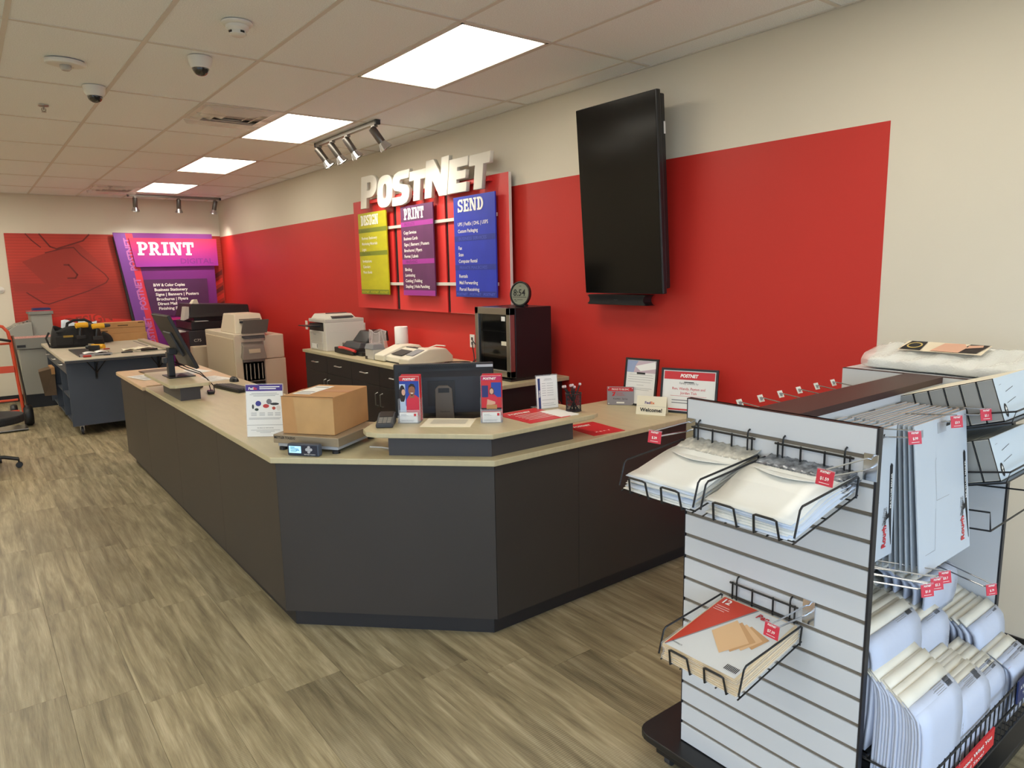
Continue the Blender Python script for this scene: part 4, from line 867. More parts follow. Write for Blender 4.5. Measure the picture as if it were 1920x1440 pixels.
lines('print', M_GREYINK, t, FS, [(.02, .19, .185), (.015, .195, .17), (.015, .19, .155), (.015, .18, .14), (.08, .13, .12), (.015, .19, .10), (.015, .17, .09), (.15, .2, .03), (.15, .2, .02)])
t, FS = frame('wide black framed family ownership certificate with red header', (3.36, 2.62, .905), -1.20, .345, .27)
pane('header', M_REDP, t, FS, .006, .19, .313, .238); txt('lettering', 'POSTNET', M_WHP, t, FS @ Matrix.Translation((.16, .204, .0008)), h=.02, w=.11, bold=.05, shear=.2, align='CENTER')
for s, y, h, w in (('Family Owned by', .162, .014, .115), ('Ron, Wendy, Peyton and', .128, .016, .2), ('Jordan Tish', .102, .016, .1)): txt('lettering', s, M_SHIRT if h > .015 else M_GREYINK, t, FS @ Matrix.Translation((.16, y, .0008)), h=h, w=w, align='CENTER')
lines('print', M_REDP, t, FS, [(.05, .27, .09)]); lines('print', M_GREYINK, t, FS, [(.06, .26, .062), (.06, .25, .046)], t=.006); pane('foot_band', M_REDP, t, FS, .006, .004, .313, .014)
t = thing('acrylic_plaque', 'small clear acrylic plaque with red banner beside the framed certificate', 'plaque', (3.275, 3.085, .905), -.88)
MB().box(-.085, -.006, .0, .085, .006, .12).build('slab', mat('plaque_grey', (150, 146, 154), .15), t, bevel=.003); Fq = face_y(-.085, -.0062, 0)
pane('banner', M_REDP, t, Fq, .004, .092, .166, .117); txt('lettering', 'PROUD TO BE EWC', M_WHP, t, Fq @ Matrix.Translation((.03, .099, .0008)), h=.011, w=.11, bold=.02)
poly('emblem', M_REDP, t, Fq, [(.03, .06), (.045, .06), (.055, .088), (.03, .086), (.034, .08), (.044, .08)]); txt('lettering', 'Chamber\nCommerce', M_REDP, t, Fq @ Matrix.Translation((.06, .076, .0008)), h=.009, w=.05); txt('lettering', 'PostNet - Spring', M_INK, t, Fq @ Matrix.Translation((.04, .038, .0008)), h=.009, w=.09); pane('seal', M_WHP, t, Fq, .06, .012, .11, .022)
for x in (.01, .16):
    for z in (.01, .11): MB().lathe([(.004, 0), (.004, -.003), (0, -.004)], 8, (x-.085, -.006, z), 'y').build('stud', M_CHROME, t)
t = thing('tent_card', 'folded cream welcome tent card with carrier logo on the counter', 'tent card', (3.205, 2.76, .905), -1.11)
for s in (-1, 1):
    MB().hexa([(-.09, s*.036, 0), (.09, s*.036, 0), (.09, s*.0355, 0), (-.09, s*.0355, 0), (-.09, s*.0012, .108), (.09, s*.0012, .108), (.09, 0, .108), (-.09, 0, .108)]).build('card_face', M_CREAMP, t)
Ft = fr((-.09, -.0364, 0), (1, 0, 0), (0, .0352, .108))
txt('lettering', 'Welcome!', M_INK, t, Ft @ Matrix.Translation((.09, .02, .0012)), h=.022, w=.135, bold=.03, align='CENTER'); txt('logo_lettering', 'Fed', mat('carrier_purple', (66, 40, 130), .5), t, Ft @ Matrix.Translation((.05, .066, .0012)), h=.016, w=.033, bold=.02); txt('logo_lettering', 'Ex', mat('carrier_logo_orange', (226, 110, 40), .5), t, Ft @ Matrix.Translation((.085, .066, .0012)), h=.016, w=.024, bold=.02)
pane('fold_line', M_GREYINK, t, Ft, .0, .052, .18, .053, .001)

# ================================================================== back cabinets along the red wall
M_CAB = mat('black_brown_laminate', (46, 40, 40), .45, noise=(3, .06))
M_HANDLE = mat('satin_handle', (188, 186, 180), .28, .9)
CX, CZ = 2.905, .945
edges = [7.45, 6.87, 6.29, 5.71, 5.13, 4.55, 3.97]
CL = ['leftmost, below the white printer', 'below the laminator', 'rightmost, below the glass door fridge']
for u in range(3):
    ya, yb = edges[2*u], edges[2*u+2]
    t = thingw('base_cabinet', 'dark brown base cabinet unit with steel pulls, '+CL[u], 'cabinet', ((CX+WX)/2, (ya+yb)/2, 0), 'base cabinets along the red wall')
    MB().box(CX+.02, ya, .1, WX-.016, yb, CZ).build('body', M_CAB, t); MB().box(CX+.08, ya, 0, WX-.016, yb, .1).build('toe_kick', M_KICK, t)
    for k in range(2):
        a, b = edges[2*u+k]-.002, edges[2*u+k+1]+.002; mid = (a+b)/2
        d = MB().box(CX, a, .765, CX+.02, b, CZ-.004).build('drawer', M_CAB, t, bevel=.0015)
        MB().tube([(CX, mid+.065, .862), (CX-.024, mid+.058, .862), (CX-.024, mid-.058, .862), (CX, mid-.065, .862)], .006, 6).build('pull', M_HANDLE, d)
        d = MB().box(CX, a, .105, CX+.02, b, .761).build('door', M_CAB, t, bevel=.0015)
        yh = (b+.045) if k == 0 else (a-.045)
        MB().tube([(CX, yh, .70), (CX-.026, yh, .69), (CX-.026, yh, .585), (CX, yh, .575)], .0055, 6).build('pull', M_HANDLE, d)
bt = thingw('back_worktop', 'light maple worktop on the dark cabinets along the red wall', 'worktop', (3.2, 5.7, CZ))
MB().box(2.885, 7.47, CZ, WX-.003, 3.90, .975).build('top', M_TOP, bt, bevel=.003)
BZ = .975
# printer
M_OFFW = mat('printer_offwhite', (214, 210, 198), .45)
M_OFFW2 = mat('printer_offwhite_shade', (196, 192, 182), .45)
t = thingw('laser_printer', 'white multifunction laser printer on the left end of the back worktop', 'printer', (3.17, 7.2, BZ))
PRN = t; x0, x1, y0, y1 = 2.96, 3.40, 6.98, 7.43
MB().box(x0, y0, BZ, x1, y1, BZ+.21).build('lower_body', M_OFFW, t, bevel=.008)
MB().box(x0+.13, y0, BZ+.20, x1, y1, BZ+.30).box(x0, y0, BZ+.20, x0+.14, y0+.06, BZ+.30).build('upper_body', M_OFFW, t, bevel=.006)
MB().box(x0+.005, y0+.06, BZ+.205, x0+.135, y1, BZ+.285).build('output_bay', M_BLACK, t)
MB().box(x0, y0, BZ+.298, x1, y1, BZ+.335).build('scanner_unit', M_OFFW2, t, bevel=.006)
MB().hexa([(x0+.02, y0+.06, BZ+.335), (x1-.06, y0+.06, BZ+.335), (x1-.06, y1-.02, BZ+.335), (x0+.02, y1-.02, BZ+.335), (x0+.05, y0+.11, BZ+.385), (x1-.09, y0+.11, BZ+.385), (x1-.09, y1-.05, BZ+.385), (x0+.05, y1-.05, BZ+.385)]).build('feeder_lid', M_OFFW, t, bevel=.006)
MB().hexa([(x0+.10, y0+.04, BZ+.345), (x1-.1, y0+.04, BZ+.345), (x1-.1, y0+.22, BZ+.388), (x0+.10, y0+.22, BZ+.388), (x0+.10, y0+.04, BZ+.353), (x1-.1, y0+.04, BZ+.353), (x1-.1, y0+.22, BZ+.394), (x0+.1, y0+.22, BZ+.394)]).build('feed_tray', M_DKGREY, t)
MB().hexa([(x0-.14, y0+.16, BZ+.262), (x0+.05, y0+.16, BZ+.24), (x0+.05, y1-.05, BZ+.24), (x0-.14, y1-.05, BZ+.262), (x0-.14, y0+.16, BZ+.272), (x0+.05, y0+.16, BZ+.265), (x0+.05, y1-.05, BZ+.265), (x0-.14, y1-.05, BZ+.272)]).build('control_flap', M_BLACK, t, bevel=.004)
for za, zb in ((.008, .09), (.095, .2)): MB().box(x0-.006, y0+.09, BZ+za, x0, y1-.04, BZ+zb).build('paper_drawer', M_OFFW2, t, bevel=.002)
txt('lettering', 'Xerox', M_GREYINK, t, face_x(x0-.0065, y0+.32, BZ+.165), h=.016, w=.07, bold=.02)
pane('label', M_PAPER, t, face_x(x0-.0065, y0+.38, BZ+.02), 0, 0, .16, .05); pane('label_mark', M_INK, t, face_x(x0-.007, y0+.24, BZ+.025), 0, 0, .015, .04)
# mesh cup behind the printer
t = thingw('wire_cup', 'small grey wire mesh cup beside the white printer', 'cup', (3.14, 6.88, BZ)); b = MB()
for k in range(20):
    a = 2*PI*k/20; b.tube([(3.14+.038*math.cos(a), 6.88+.038*math.sin(a), BZ), (3.14+.042*math.cos(a), 6.88+.042*math.sin(a), BZ+.09)], .0025, 4)
stuff(b.build('mesh_wall', M_STEEL, t)); MB().lathe([(0, BZ), (.04, BZ), (.04, BZ+.003), (0, BZ+.003)], 16, (3.14, 6.88, 0)).build('bottom', M_STEEL, t)
# comb binding machine
t = thingw('binding_machine', 'black binding machine with red lever beside the printer', 'binding machine', (3.2, 6.6, BZ))
BND = t; MB().box(2.99, 6.42, BZ+.005, 3.3, 6.86, BZ+.06).build('tray', M_BLACK, t, bevel=.006)
MB().hexa([(3.06, 6.44, BZ+.06), (3.36, 6.44, BZ+.06), (3.36, 6.82, BZ+.06), (3.06, 6.82, BZ+.06), (3.10, 6.46, BZ+.115), (3.36, 6.46, BZ+.115), (3.36, 6.80, BZ+.115), (3.10, 6.80, BZ+.115)]).build('punch_body', M_DKGREY, t, bevel=.006)
MB().hexa([(3.16, 6.46, BZ+.115), (3.42, 6.46, BZ+.115), (3.42, 6.78, BZ+.115), (3.16, 6.78, BZ+.115), (3.24, 6.48, BZ+.22), (3.42, 6.48, BZ+.22), (3.42, 6.76, BZ+.22), (3.24, 6.76, BZ+.22)]).build('top_cover', M_BLACK, t, bevel=.01)
MB().box(3.09, 6.5, BZ+.083, 3.12, 6.77, BZ+.10).build('comb_slot', M_STEEL, t)
MB().tube([(2.985, 6.72, BZ+.065), (2.975, 6.6, BZ+.07), (2.98, 6.45, BZ+.06), (3.0, 6.38, BZ+.045)], .014, 8).build('lever', mat('lever_red', (200, 44, 40), .4), t, smooth=True)
MB().box(3.03, 6.30, BZ, 3.1, 6.42, BZ+.035).build('foot', M_BLACK, t)
# plastic bag
t = thingw('plastic_bag', 'clear crumpled plastic bag standing on the back worktop', 'plastic bag', (3.2, 6.275, BZ))
def bagf(u, v):
    a = 2*PI*u; r = 1+.12*math.sin(5*a+3*v)+.06*math.sin(11*a)
    return (3.20+.07*r*math.cos(a)*(1-.35*v), 6.275+.125*r*math.sin(a)*(1+.18*v), BZ+.003+.235*v*(1+.07*math.sin(3*a+1)))
MB().grid(bagf, 40, 10).build('film', mat('clear_film', (244, 232, 228), .1, alpha=.24, bump=(25, .8)), t, smooth=True)
MB().tube([bagf(k/40, 1.0) for k in range(40)], .002, 5, True).tube([bagf(.02, v/8) for v in range(9)], .002, 5).tube([bagf(.45, v/8) for v in range(9)], .002, 5).tube([bagf(.62, v/8) for v in range(9)], .002, 5).build('folded_rim', mat('film_edge', (240, 232, 228), .3, alpha=.45), t)  # pale tubes drawn as highlights along the bag's rim and sides
# dispenser
t = thingw('label_dispenser', 'grey and white tabletop dispenser in front of the clear bag', 'dispenser', (3.03, 6.02, BZ))
MB().box(2.97, 5.94, BZ, 3.10, 6.11, BZ+.11).build('body', M_OFFW2, t, bevel=.01)
MB().hexa([(2.965, 5.935, BZ+.095), (3.10, 5.935, BZ+.095), (3.10, 6.115, BZ+.095), (2.965, 6.115, BZ+.095), (2.98, 5.945, BZ+.145), (3.08, 5.945, BZ+.145), (3.08, 6.105, BZ+.145), (2.98, 6.105, BZ+.145)]).build('lid', mat('dispenser_grey', (128, 130, 132), .3), t, bevel=.006)
MB().box(2.968, 6.06, BZ, 2.972, 6.105, BZ+.03).build('slot', M_BLACK, t)
t = thingw('glue_stick', 'dark grey small cylinder beside the paper towel roll', 'bottle', (3.3, 6.06, BZ))
MB().lathe([(.02, 0), (.02, .11), (.014, .12), (0, .12)], 12, (3.3, 6.06, BZ)).build('bottle', M_DKGREY, t, smooth=True); MB().lathe([(.0205, .03), (.0205, .08)], 12, (3.3, 6.06, BZ)).build('wrap_label', M_GREYINK, t)
t = thingw('paper_towel_roll', 'white paper towel roll standing by the red wall', 'paper towel', (3.42, 6.20, BZ))
MB().lathe([(.02, 0), (.065, 0), (.067, .01), (.067, .265), (.063, .275), (.02, .275), (.02, 0)], 28, (3.42, 6.20, BZ)).build('roll', M_PAPER, t, smooth=True); MB().lathe([(.0205, .274), (.018, .274), (.018, 0)], 16, (3.42, 6.20, BZ)).build('core', M_KRAFT, t)
# laminator
t = thingw('laminator', 'cream laminating machine with slotted top on the back worktop', 'laminator', (3.2, 5.6, BZ))
LAM = t; MB().prism([(2.99, BZ+.012), (3.40, BZ+.012), (3.40, BZ+.05), (3.33, BZ+.115), (3.20, BZ+.12), (3.0, BZ+.055)], 5.32, 6.06-.20, 'y').build('body', mat('cream_plastic', (222, 216, 196), .4), t, bevel=.008)
for ya, yb in ((5.28, 5.46), (5.74, 5.92)): MB().prism([(2.97, BZ+.005), (3.43, BZ+.005), (3.43, BZ+.06), (3.36, BZ+.13), (3.18, BZ+.135), (2.97, BZ+.06)], ya, yb, 'y').build('end_cap', mat('cream_plastic', (222, 216, 196), .4), t, bevel=.01)
for k in range(5): MB().box(3.20+.035*k, 5.48, BZ+.118-.004*k, 3.215+.035*k, 5.72, BZ+.126-.004*k).build('slot', M_DKGREY, t)
MB().hexa([(3.03, 5.50, BZ+.072), (3.14, 5.50, BZ+.105), (3.14, 5.70, BZ+.105), (3.03, 5.70, BZ+.072), (3.03, 5.50, BZ+.076), (3.14, 5.50, BZ+.109), (3.14, 5.70, BZ+.109), (3.03, 5.7, BZ+.076)]).build('entry_shadow', M_DKGREY, t)
MB().hexa([(3.03, 5.31, BZ+.0842), (3.15, 5.31, BZ+.124), (3.15, 5.43, BZ+.124), (3.03, 5.43, BZ+.0842), (3.03, 5.31, BZ+.089), (3.15, 5.31, BZ+.129), (3.15, 5.43, BZ+.129), (3.03, 5.43, BZ+.089)]).build('control_panel', M_GREYINK, t)
MB().tube([(3.30, 5.50, BZ+.12), (3.36, 5.45, BZ+.145), (3.40, 5.36, BZ+.142)], .006, 6).build('handle', M_OFFW, t)
MB().box(3.0, 5.33, BZ, 3.4, 5.85, BZ+.012).build('underside', M_DKGREY, t)
# fridge and clock
t = thingw('mini_fridge', 'black glass-door mini fridge with steel frame on the back worktop', 'mini fridge', (3.3, 4.2, BZ))
FRI = t; fx, fy0, fy1, fz = 3.08, 3.985, 4.42, 1.51
MB().box(fx+.05, fy0, BZ+.015, 3.475, fy1, fz).build('cabinet', mat('fridge_black', (26, 22, 24), .35), t, bevel=.004)
dr = MB().box(fx, fy1, BZ+.03, fx+.045, fy1-.04, fz).box(fx, fy0+.045, BZ+.03, fx+.045, fy0, fz).box(fx, fy1, fz-.05, fx+.045, fy0, fz).box(fx, fy1, BZ+.03, fx+.045, fy0, BZ+.075).build('door', M_STEEL, t, bevel=.002)
MB().box(fx+.012, fy1-.04, BZ+.075, fx+.02, fy0+.045, fz-.05).build('glass', mat('smoked_glass', (14, 15, 15), .05, alpha=.55, coat=.5), dr)
MB().box(fx+.046, fy1-.02, BZ+.05, fx+.05, fy0+.02, fz-.03).build('interior', mat('fridge_inside', (30, 30, 30), .6), t)
for z in (1.17, 1.33): MB().box(fx+.026, fy1-.045, z, fx+.046, fy0+.05, z+.006).build('wire_shelf', M_CHROME, t)
MB().box(fx-.001, fy0+.10, fz-.095, fx, fy0+.055, fz-.062).build('energy_sticker', M_PAPER, t); MB().box(fx+.0105, fy0+.12, 1.235, fx+.0115, fy0+.06, 1.265).build('sticker', M_CREAMP, t)
MB().box(fx, fy0+.001, BZ, 3.46, fy1, BZ+.015).build('feet', M_BLACK, t)
t = thing('desk_clock', 'round digital clock reading 8 54 on top of the fridge', 'clock', (3.235, 4.05, 1.512), -1.35)
R = Matrix.Translation((0, 0, .095)) @ Matrix.Rotation(-.12, 4, 'X')
MB().lathe([(0, .03), (.07, .03), (.09, .015), (.092, -.012), (.084, -.014), (.08, -.006), (0, -.006)], 32, axis='y').build('case', M_BLACK, t, M=R, smooth=True)
MB().lathe([(.079, -.0065), (0, -.0068)], 32, axis='y').build('dial', mat('lcd_grey_green', (128, 130, 112), .4), t, M=R)
FC = R @ face_y(0, -.008, 0)
txt('digits', '8:54', M_INK, t, FC @ Matrix.Translation((-.004, -.015, .001)), h=.05, w=.11, align='CENTER', bold=.01); lines('small_digits', M_INK, t, FC, [(-.065, .065, -.026), (-.05, -.03, -.045), (-.02, .03, -.045), (-.045, -.02, -.055), (-.01, .01, .055)], t=.003)
MB().box(-.045, -.01, 0, .045, .035, .02).build('stand', M_BLACK, t, bevel=.004)

# cords
def cord(lab, pts, r=.005, m=M_CORD):
    b = MB(); P = [Vector(p) for p in pts]; q = []
    for i in range(len(P)-1):
        p0, p1, p2, p3 = P[max(i-1, 0)], P[i], P[i+1], P[min(i+2, len(P)-1)]
        for k in range(5):
            s_ = k/5; q.append(.5*((2*p1)+(-p0+p2)*s_+(2*p0-5*p1+4*p2-p3)*s_*s_+(-p0+3*p1-3*p2+p3)*s_**3))
    q.append(P[-1]); b.tube(q, r, 6); return b.build('power_cord', m, lab, smooth=True)
cord(LAM, [(3.35, 5.24, .985), (3.25, 5.12, .99), (3.3, 5.02, 1.0), (3.42, 5.0, 1.0), (3.44, 5.14, .99), (3.3, 5.2, .99), (3.22, 5.08, .985), (3.36, 4.92, .985), (3.45, 4.8, .985)])
cord(FRI, [(3.3, 4.86, .985), (3.42, 4.92, 1.02), (3.5, 4.98, 1.1), (3.5, 5.06, 1.17), (3.54, 5.14, 1.18), (3.565, 5.18, 1.18)])
cord(FRI, [(3.565, 5.17, 1.14), (3.52, 5.1, 1.12), (3.48, 5.02, 1.02), (3.44, 5.0, .99)])
cord(PRN, [(3.41, 7.2, 1.10), (3.47, 7.26, 1.20), (3.52, 7.4, 1.22), (3.567, 7.5, 1.19)], .008)
cord(BND, [(3.44, 7.05, 1.0), (3.46, 7.1, 1.08), (3.5, 7.3, 1.12), (3.567, 7.49, 1.15)], .005, mat('cord_maroon', (90, 20, 20), .5))

# ================================================================== copiers in the corner
M_COP = mat('copier_beige', (204, 188, 160), .5); M_COP2 = mat('copier_pale', (214, 202, 178), .5); M_COPG = mat('copier_taupe', (128, 118, 108), .5); M_COPIN = mat('copier_inner_grey', (150, 148, 140), .5)
t = thingw('office_copier', 'large beige office copier with open paper feed side beside the red wall', 'copier', (2.9, 9.6, 0))
MB().box(2.63, 9.03, .06, 2.97, 10.35, 1.055).build('main_body', M_COP, t, bevel=.012)
MB().box(2.61, 9.06, .1, 2.632, 10.3, 1.0).build('front_door', M_COP, t, bevel=.006)
MB().box(2.97, 9.0, .06, 3.245, 10.2, .72).build('side_cabinet', M_COP2, t, bevel=.008); MB().box(2.97, 9.0, .725, 3.235, 10.2, 1.03).build('side_cabinet', M_COP2, t, bevel=.012)
MB().box(2.62, 9.0, .955, 3.0, 10.35, 1.06).build('top_deck', M_COP2, t, bevel=.008)
MB().box(2.61, 8.985, .1, 2.69, 9.03, 1.04).build('side_rail', M_COP2, t)
MB().box(2.66, 9.0, .2, 2.975, 9.03, .95).build('feed_recess', M_COPIN, t)
MB().hexa([(2.67, 8.90, .74), (2.97, 8.90, .74), (2.97, 9.02, .78), (2.67, 9.02, .78), (2.70, 8.94, .90), (2.955, 8.94, .90), (2.96, 9.02, .97), (2.69, 9.02, .97)]).build('bypass_cover', M_COPG, t, bevel=.006)
MB().box(2.76, 8.915, .82, 2.90, 8.935, .87).build('cover_handle', M_COP, t)
MB().box(2.70, 9.0, .46, 2.96, 9.016, .70).build('guide_plate', M_COPG, t)
for k in range(5): MB().box(2.725+.05*k, 8.985, .48, 2.737+.05*k, 9.0, .68).build('guide_rib', M_COPIN, t)
MB().box(2.70, 8.995, .38, 2.96, 9.02, .45).build('roller_slot', M_BLACK, t)
MB().hexa([(2.72, 8.95, 1.0), (2.98, 8.95, 1.0), (3.0, 9.02, 1.03), (2.7, 9.02, 1.03), (2.72, 8.96, 1.02), (2.98, 8.96, 1.02), (3.0, 9.03, 1.05), (2.7, 9.03, 1.05)]).build('lower_tray', M_DKGREY, t)
MB().hexa([(2.66, 9.10, 1.06), (3.06, 9.10, 1.06), (3.06, 9.75, 1.06), (2.66, 9.75, 1.06), (2.70, 9.22, 1.30), (3.03, 9.22, 1.30), (3.03, 9.70, 1.30), (2.70, 9.70, 1.30)]).build('scanner_head', M_COP2, t, bevel=.012)
MB().hexa([(2.70, 8.98, 1.065), (3.02, 8.98, 1.065), (3.09, 9.09, 1.21), (2.77, 9.09, 1.21), (2.70, 8.99, 1.08), (3.02, 8.99, 1.08), (3.09, 9.10, 1.225), (2.77, 9.10, 1.225)]).build('document_tray', mat('tray_smoke', (70, 66, 62), .35), t)
MB().box(2.74, 9.135, 1.19, 2.99, 9.16, 1.215).build('feed_slot', M_DKGREY, t); MB().box(2.74, 9.145, 1.225, 3.0, 9.17, 1.24).build('feed_slot', M_COPG, t)
for x in (2.7, 3.15):
    for y in (9.1, 10.2): MB().lathe([(.03, -.02), (.03, .02)], 12, (x, y, .03), 'y').build('caster', M_BLACK, t)
t = thingw('black_copier', 'dark copier with black document feeder behind the beige copier', 'copier', (2.9, 11.1, 0))
MB().box(2.50, 10.75, .05, 3.35, 11.75, 1.02).build('main_body', mat('copier_dark', (44, 40, 44), .45), t, bevel=.012)
MB().box(2.55, 10.65, 0, 3.3, 11.7, .05).build('plinth', M_BLACK, t); MB().box(2.50, 10.6, .05, 2.9, 10.76, .8).build('front_unit', M_COP, t, bevel=.01)
MB().box(2.55, 10.78, 1.02, 3.32, 11.7, 1.14).build('output_deck', M_BLACK, t, bevel=.01)
MB().hexa([(2.52, 10.75, 1.2), (3.38, 10.75, 1.2), (3.38, 11.6, 1.2), (2.52, 11.6, 1.2), (2.58, 10.8, 1.40), (3.38, 10.8, 1.36), (3.38, 11.55, 1.36), (2.58, 11.55, 1.40)]).build('document_feeder', M_BLACK, t, bevel=.012)
MB().box(2.62, 10.9, 1.14, 3.3, 11.6, 1.2).build('scanner_neck', M_BLACK, t)
MB().hexa([(2.46, 10.78, 1.17), (2.53, 10.78, 1.2), (2.53, 11.0, 1.2), (2.46, 11.0, 1.17), (2.50, 10.78, 1.36), (2.54, 10.78, 1.36), (2.54, 11.0, 1.36), (2.5, 11.0, 1.36)]).build('touch_panel', M_OFFW2, t)
MB().hexa([(2.62, 10.95, 1.39), (2.72, 10.95, 1.385), (2.72, 11.1, 1.385), (2.62, 11.1, 1.39), (2.66, 10.95, 1.46), (2.7, 10.95, 1.46), (2.7, 11.1, 1.45), (2.66, 11.1, 1.45)]).build('lever_tab', M_CREAMP, t)
MB().box(2.60, 10.74, 1.145, 2.78, 10.95, 1.152).build('printed_sheet', M_PAPER, t)
MB().hexa([(2.3, 10.9, .98), (2.52, 10.9, 1.0), (2.52, 11.3, 1.0), (2.3, 11.3, .98), (2.3, 10.9, .99), (2.52, 10.9, 1.01), (2.52, 11.3, 1.01), (2.3, 11.3, .99)]).build('side_tray', M_OFFW2, t)
txt('badge_lettering', 'C75', M_OFFW, t, face_y(2.56, 10.749, .86), h=.04, w=.1)

# ================================================================== work island
M_SLATE = mat('slate_laminate', (64, 71, 82), .5, noise=(3, .05)); M_ISTOP = mat('island_grey_top', (186, 178, 158), .5, noise=(14, .08))
t = thingw('work_island', 'large slate work island with grey top on casters near the far wall', 'work table', (1.4, 10.3, 0))
MB().box(.835, 9.26, .115, 1.95, 9.285, .872).build('end_panel', M_SLATE, t); MB().box(.835, 11.55, .115, 1.95, 11.575, .872).build('end_panel', M_SLATE, t)
MB().box(1.93, 9.285, .115, 1.95, 11.55, .872).build('side_panel', M_SLATE, t); MB().box(.86, 9.285, .115, 1.93, 11.55, .14).build('bottom_panel', M_SLATE, t)
MB().box(1.3, 9.285, .14, 1.32, 11.55, .72).build('divider', M_SLATE, t); MB().box(.85, 9.285, .70, 1.93, 11.55, .72).build('shelf', M_SLATE, t); MB().box(.85, 9.285, .42, 1.3, 11.55, .44).build('shelf', M_SLATE, t)
for y in (10.04, 10.8): MB().box(.84, y, .14, 1.3, y+.02, .70).build('upright', M_SLATE, t)
for k in range(3):
    d = MB().box(.832, 9.29+.755*k, .73, .85, 10.035+.755*k, .865).build('drawer', M_SLATE, t); MB().tube([(.832, 9.6+.755*k, .80), (.80, 9.61+.755*k, .80), (.80, 9.73+.755*k, .80), (.832, 9.74+.755*k, .80)], .006).build('pull', M_HANDLE, d)
MB().box(.795, 8.985, .872, 2.0, 11.75, .905).build('top', M_ISTOP, t, bevel=.004); MB().box(.80, 8.983, .874, 1.995, 8.987, .895).build('edge_band', M_DKGREY, t)
for x in (1.12, 1.78):
    b = MB(); b.box(x-.012, 9.03, .855, x+.012, 9.26, .872).box(x-.012, 9.245, .64, x+.012, 9.26, .872).tube([(x, 9.05, .86), (x, 9.16, .80), (x, 9.25, .66)], .009, 6)
    b.tube([(x-.10, 9.15, .865), (x, 9.2, .72)], .006, 6).tube([(x+.10, 9.15, .865), (x, 9.2, .72)], .006, 6).build('bracket', M_BLACK, t)
for x, y in ((.93, 9.36), (1.85, 9.36), (.93, 11.45), (1.85, 11.45)):
    c_ = MB().box(x-.022, y-.03, .095, x+.022, y+.03, .115).box(x-.02, y-.018, .045, x-.015, y+.018, .1).box(x+.015, y-.018, .045, x+.02, y+.018, .1).build('caster', M_CHROME, t)
    MB().lathe([(.0, -.013), (.044, -.013), (.046, 0), (.044, .013), (0, .013)], 18, (x, y, .046), 'x').build('wheel', M_DKGREY, c_, smooth=True)
IZ = .906
# tool bag
t = thingw('tool_bag', 'black open tool bag with carry handle on the work island', 'tool bag', (1.12, 10.9, IZ))
M_BAG = mat('black_canvas', (26, 25, 26), .8, bump=(90, .3))
def bag(u, v):
    a = 2*PI*v; w, l = .17, .30; e = .6
    f = lambda q: math.copysign(abs(q)**e, q)
    s_ = 1-.16*u**2
    return (1.14+l*s_*f(math.cos(a)), 10.85+w*s_*f(math.sin(a)), IZ+.25*u+.03*math.sin(3*a)*u)
MB().grid(bag, 6, 40).build('body', M_BAG, t, smooth=True, solid=.01)
MB().box(.9, 10.70, IZ+.20, 1.4, 11.0, IZ+.21).build('inner_fill', M_BAG, t)
MB().tube([(1.02, 10.75, IZ+.23), (1.04, 10.76, IZ+.31), (1.12, 10.78, IZ+.345), (1.24, 10.78, IZ+.345), (1.3, 10.76, IZ+.31), (1.33, 10.75, IZ+.23)], .018, 8).build('handle', M_BAG, t, smooth=True)
MB().box(.88, 10.665, IZ+.03, 1.08, 10.69, IZ+.15).build('pocket', M_BAG, t, bevel=.01)
MB().box(.97, 10.66, IZ+.135, 1.08, 10.664, IZ+.16).build('badge', mat('dewalt_tan', (150, 120, 40), .6), t)
MB().tube([(.83, 10.8, IZ+.2), (.79, 10.78, IZ+.13), (.82, 10.76, IZ+.02), (.9, 10.74, IZ+.01)], .012, 6).build('strap', M_BAG, t)
M_YEL = mat('tool_yellow', (226, 170, 30), .4)
def drill(lab, loc, rz, lay):
    t = thing('power_drill', lab, 'drill', loc, rz, 'yellow drills on the work island'); Rr = Matrix.Rotation(PI/2, 4, 'X') if lay else Matrix.Identity(4)
    P = Matrix.Translation((0, 0, .035 if lay else .0)) @ Rr
    MB().tube([(-.09, 0, .16), (-.06, 0, .165), (.03, 0, .165), (.05, 0, .165)], .034, 12).build('motor_housing', M_YEL, t, M=P, smooth=True)
    MB().tube([(-.03, 0, .15), (-.045, 0, .08), (-.05, 0, .03)], .021, 8).build('grip', M_BLACK, t, M=P, smooth=True); MB().box(-.10, -.033, -.01, .015, .033, .035).build('battery', M_BLACK, t, M=P, bevel=.006)
    MB().lathe([(.026, .05), (.026, .075), (.02, .115), (.008, .125)], 14, (0, 0, .165), 'x').build('chuck', M_DKGREY, t, M=P, smooth=True)
drill('yellow and black cordless drill sitting in the tool bag, left one', (1.20, 10.62, IZ+.12), .15, False)
drill('yellow and black cordless drill sitting in the tool bag, right one', (1.38, 10.58, IZ+.10), .1, False)
drill('yellow cordless drill lying in front of the tool bag', (1.14, 9.72, IZ+.018), 2.6, True)
for k, (lab, y0, y1, x0, x1, z0, z1) in enumerate((('longer brown carton under the upper one on the work island', 11.18, 11.40, 1.35, 2.04, IZ, IZ+.11), ('brown printed carton stacked on the longer one on the work island', 11.2, 11.38, 1.43, 2.03, IZ+.112, IZ+.265))):
    t = thingw('long_carton', lab, 'cardboard box', ((x0+x1)/2, y0, z0), 'long cartons on the work island')
    MB().box(x0, y0, z0, x1, y1, z1).build('carton', M_KRAFT, t, bevel=.003)
    if k: MB().box(x0, y0-.001, z0+.075, x1, y0, z0+.079).build('seam', mat('carton_gap', (70, 48, 28), .9), t)
    lines('print', mat('carton_ink', (96, 66, 38), .8), t, face_y(0, y0-.0012, 0), [(x0+.25, x0+.38, z0+.10), (x1-.09, x1-.02, z1-.02), (x0+.04, x0+.12, z0+.03)] if k else [(x0+.04, x0+.12, z0+.03)], t=.014)
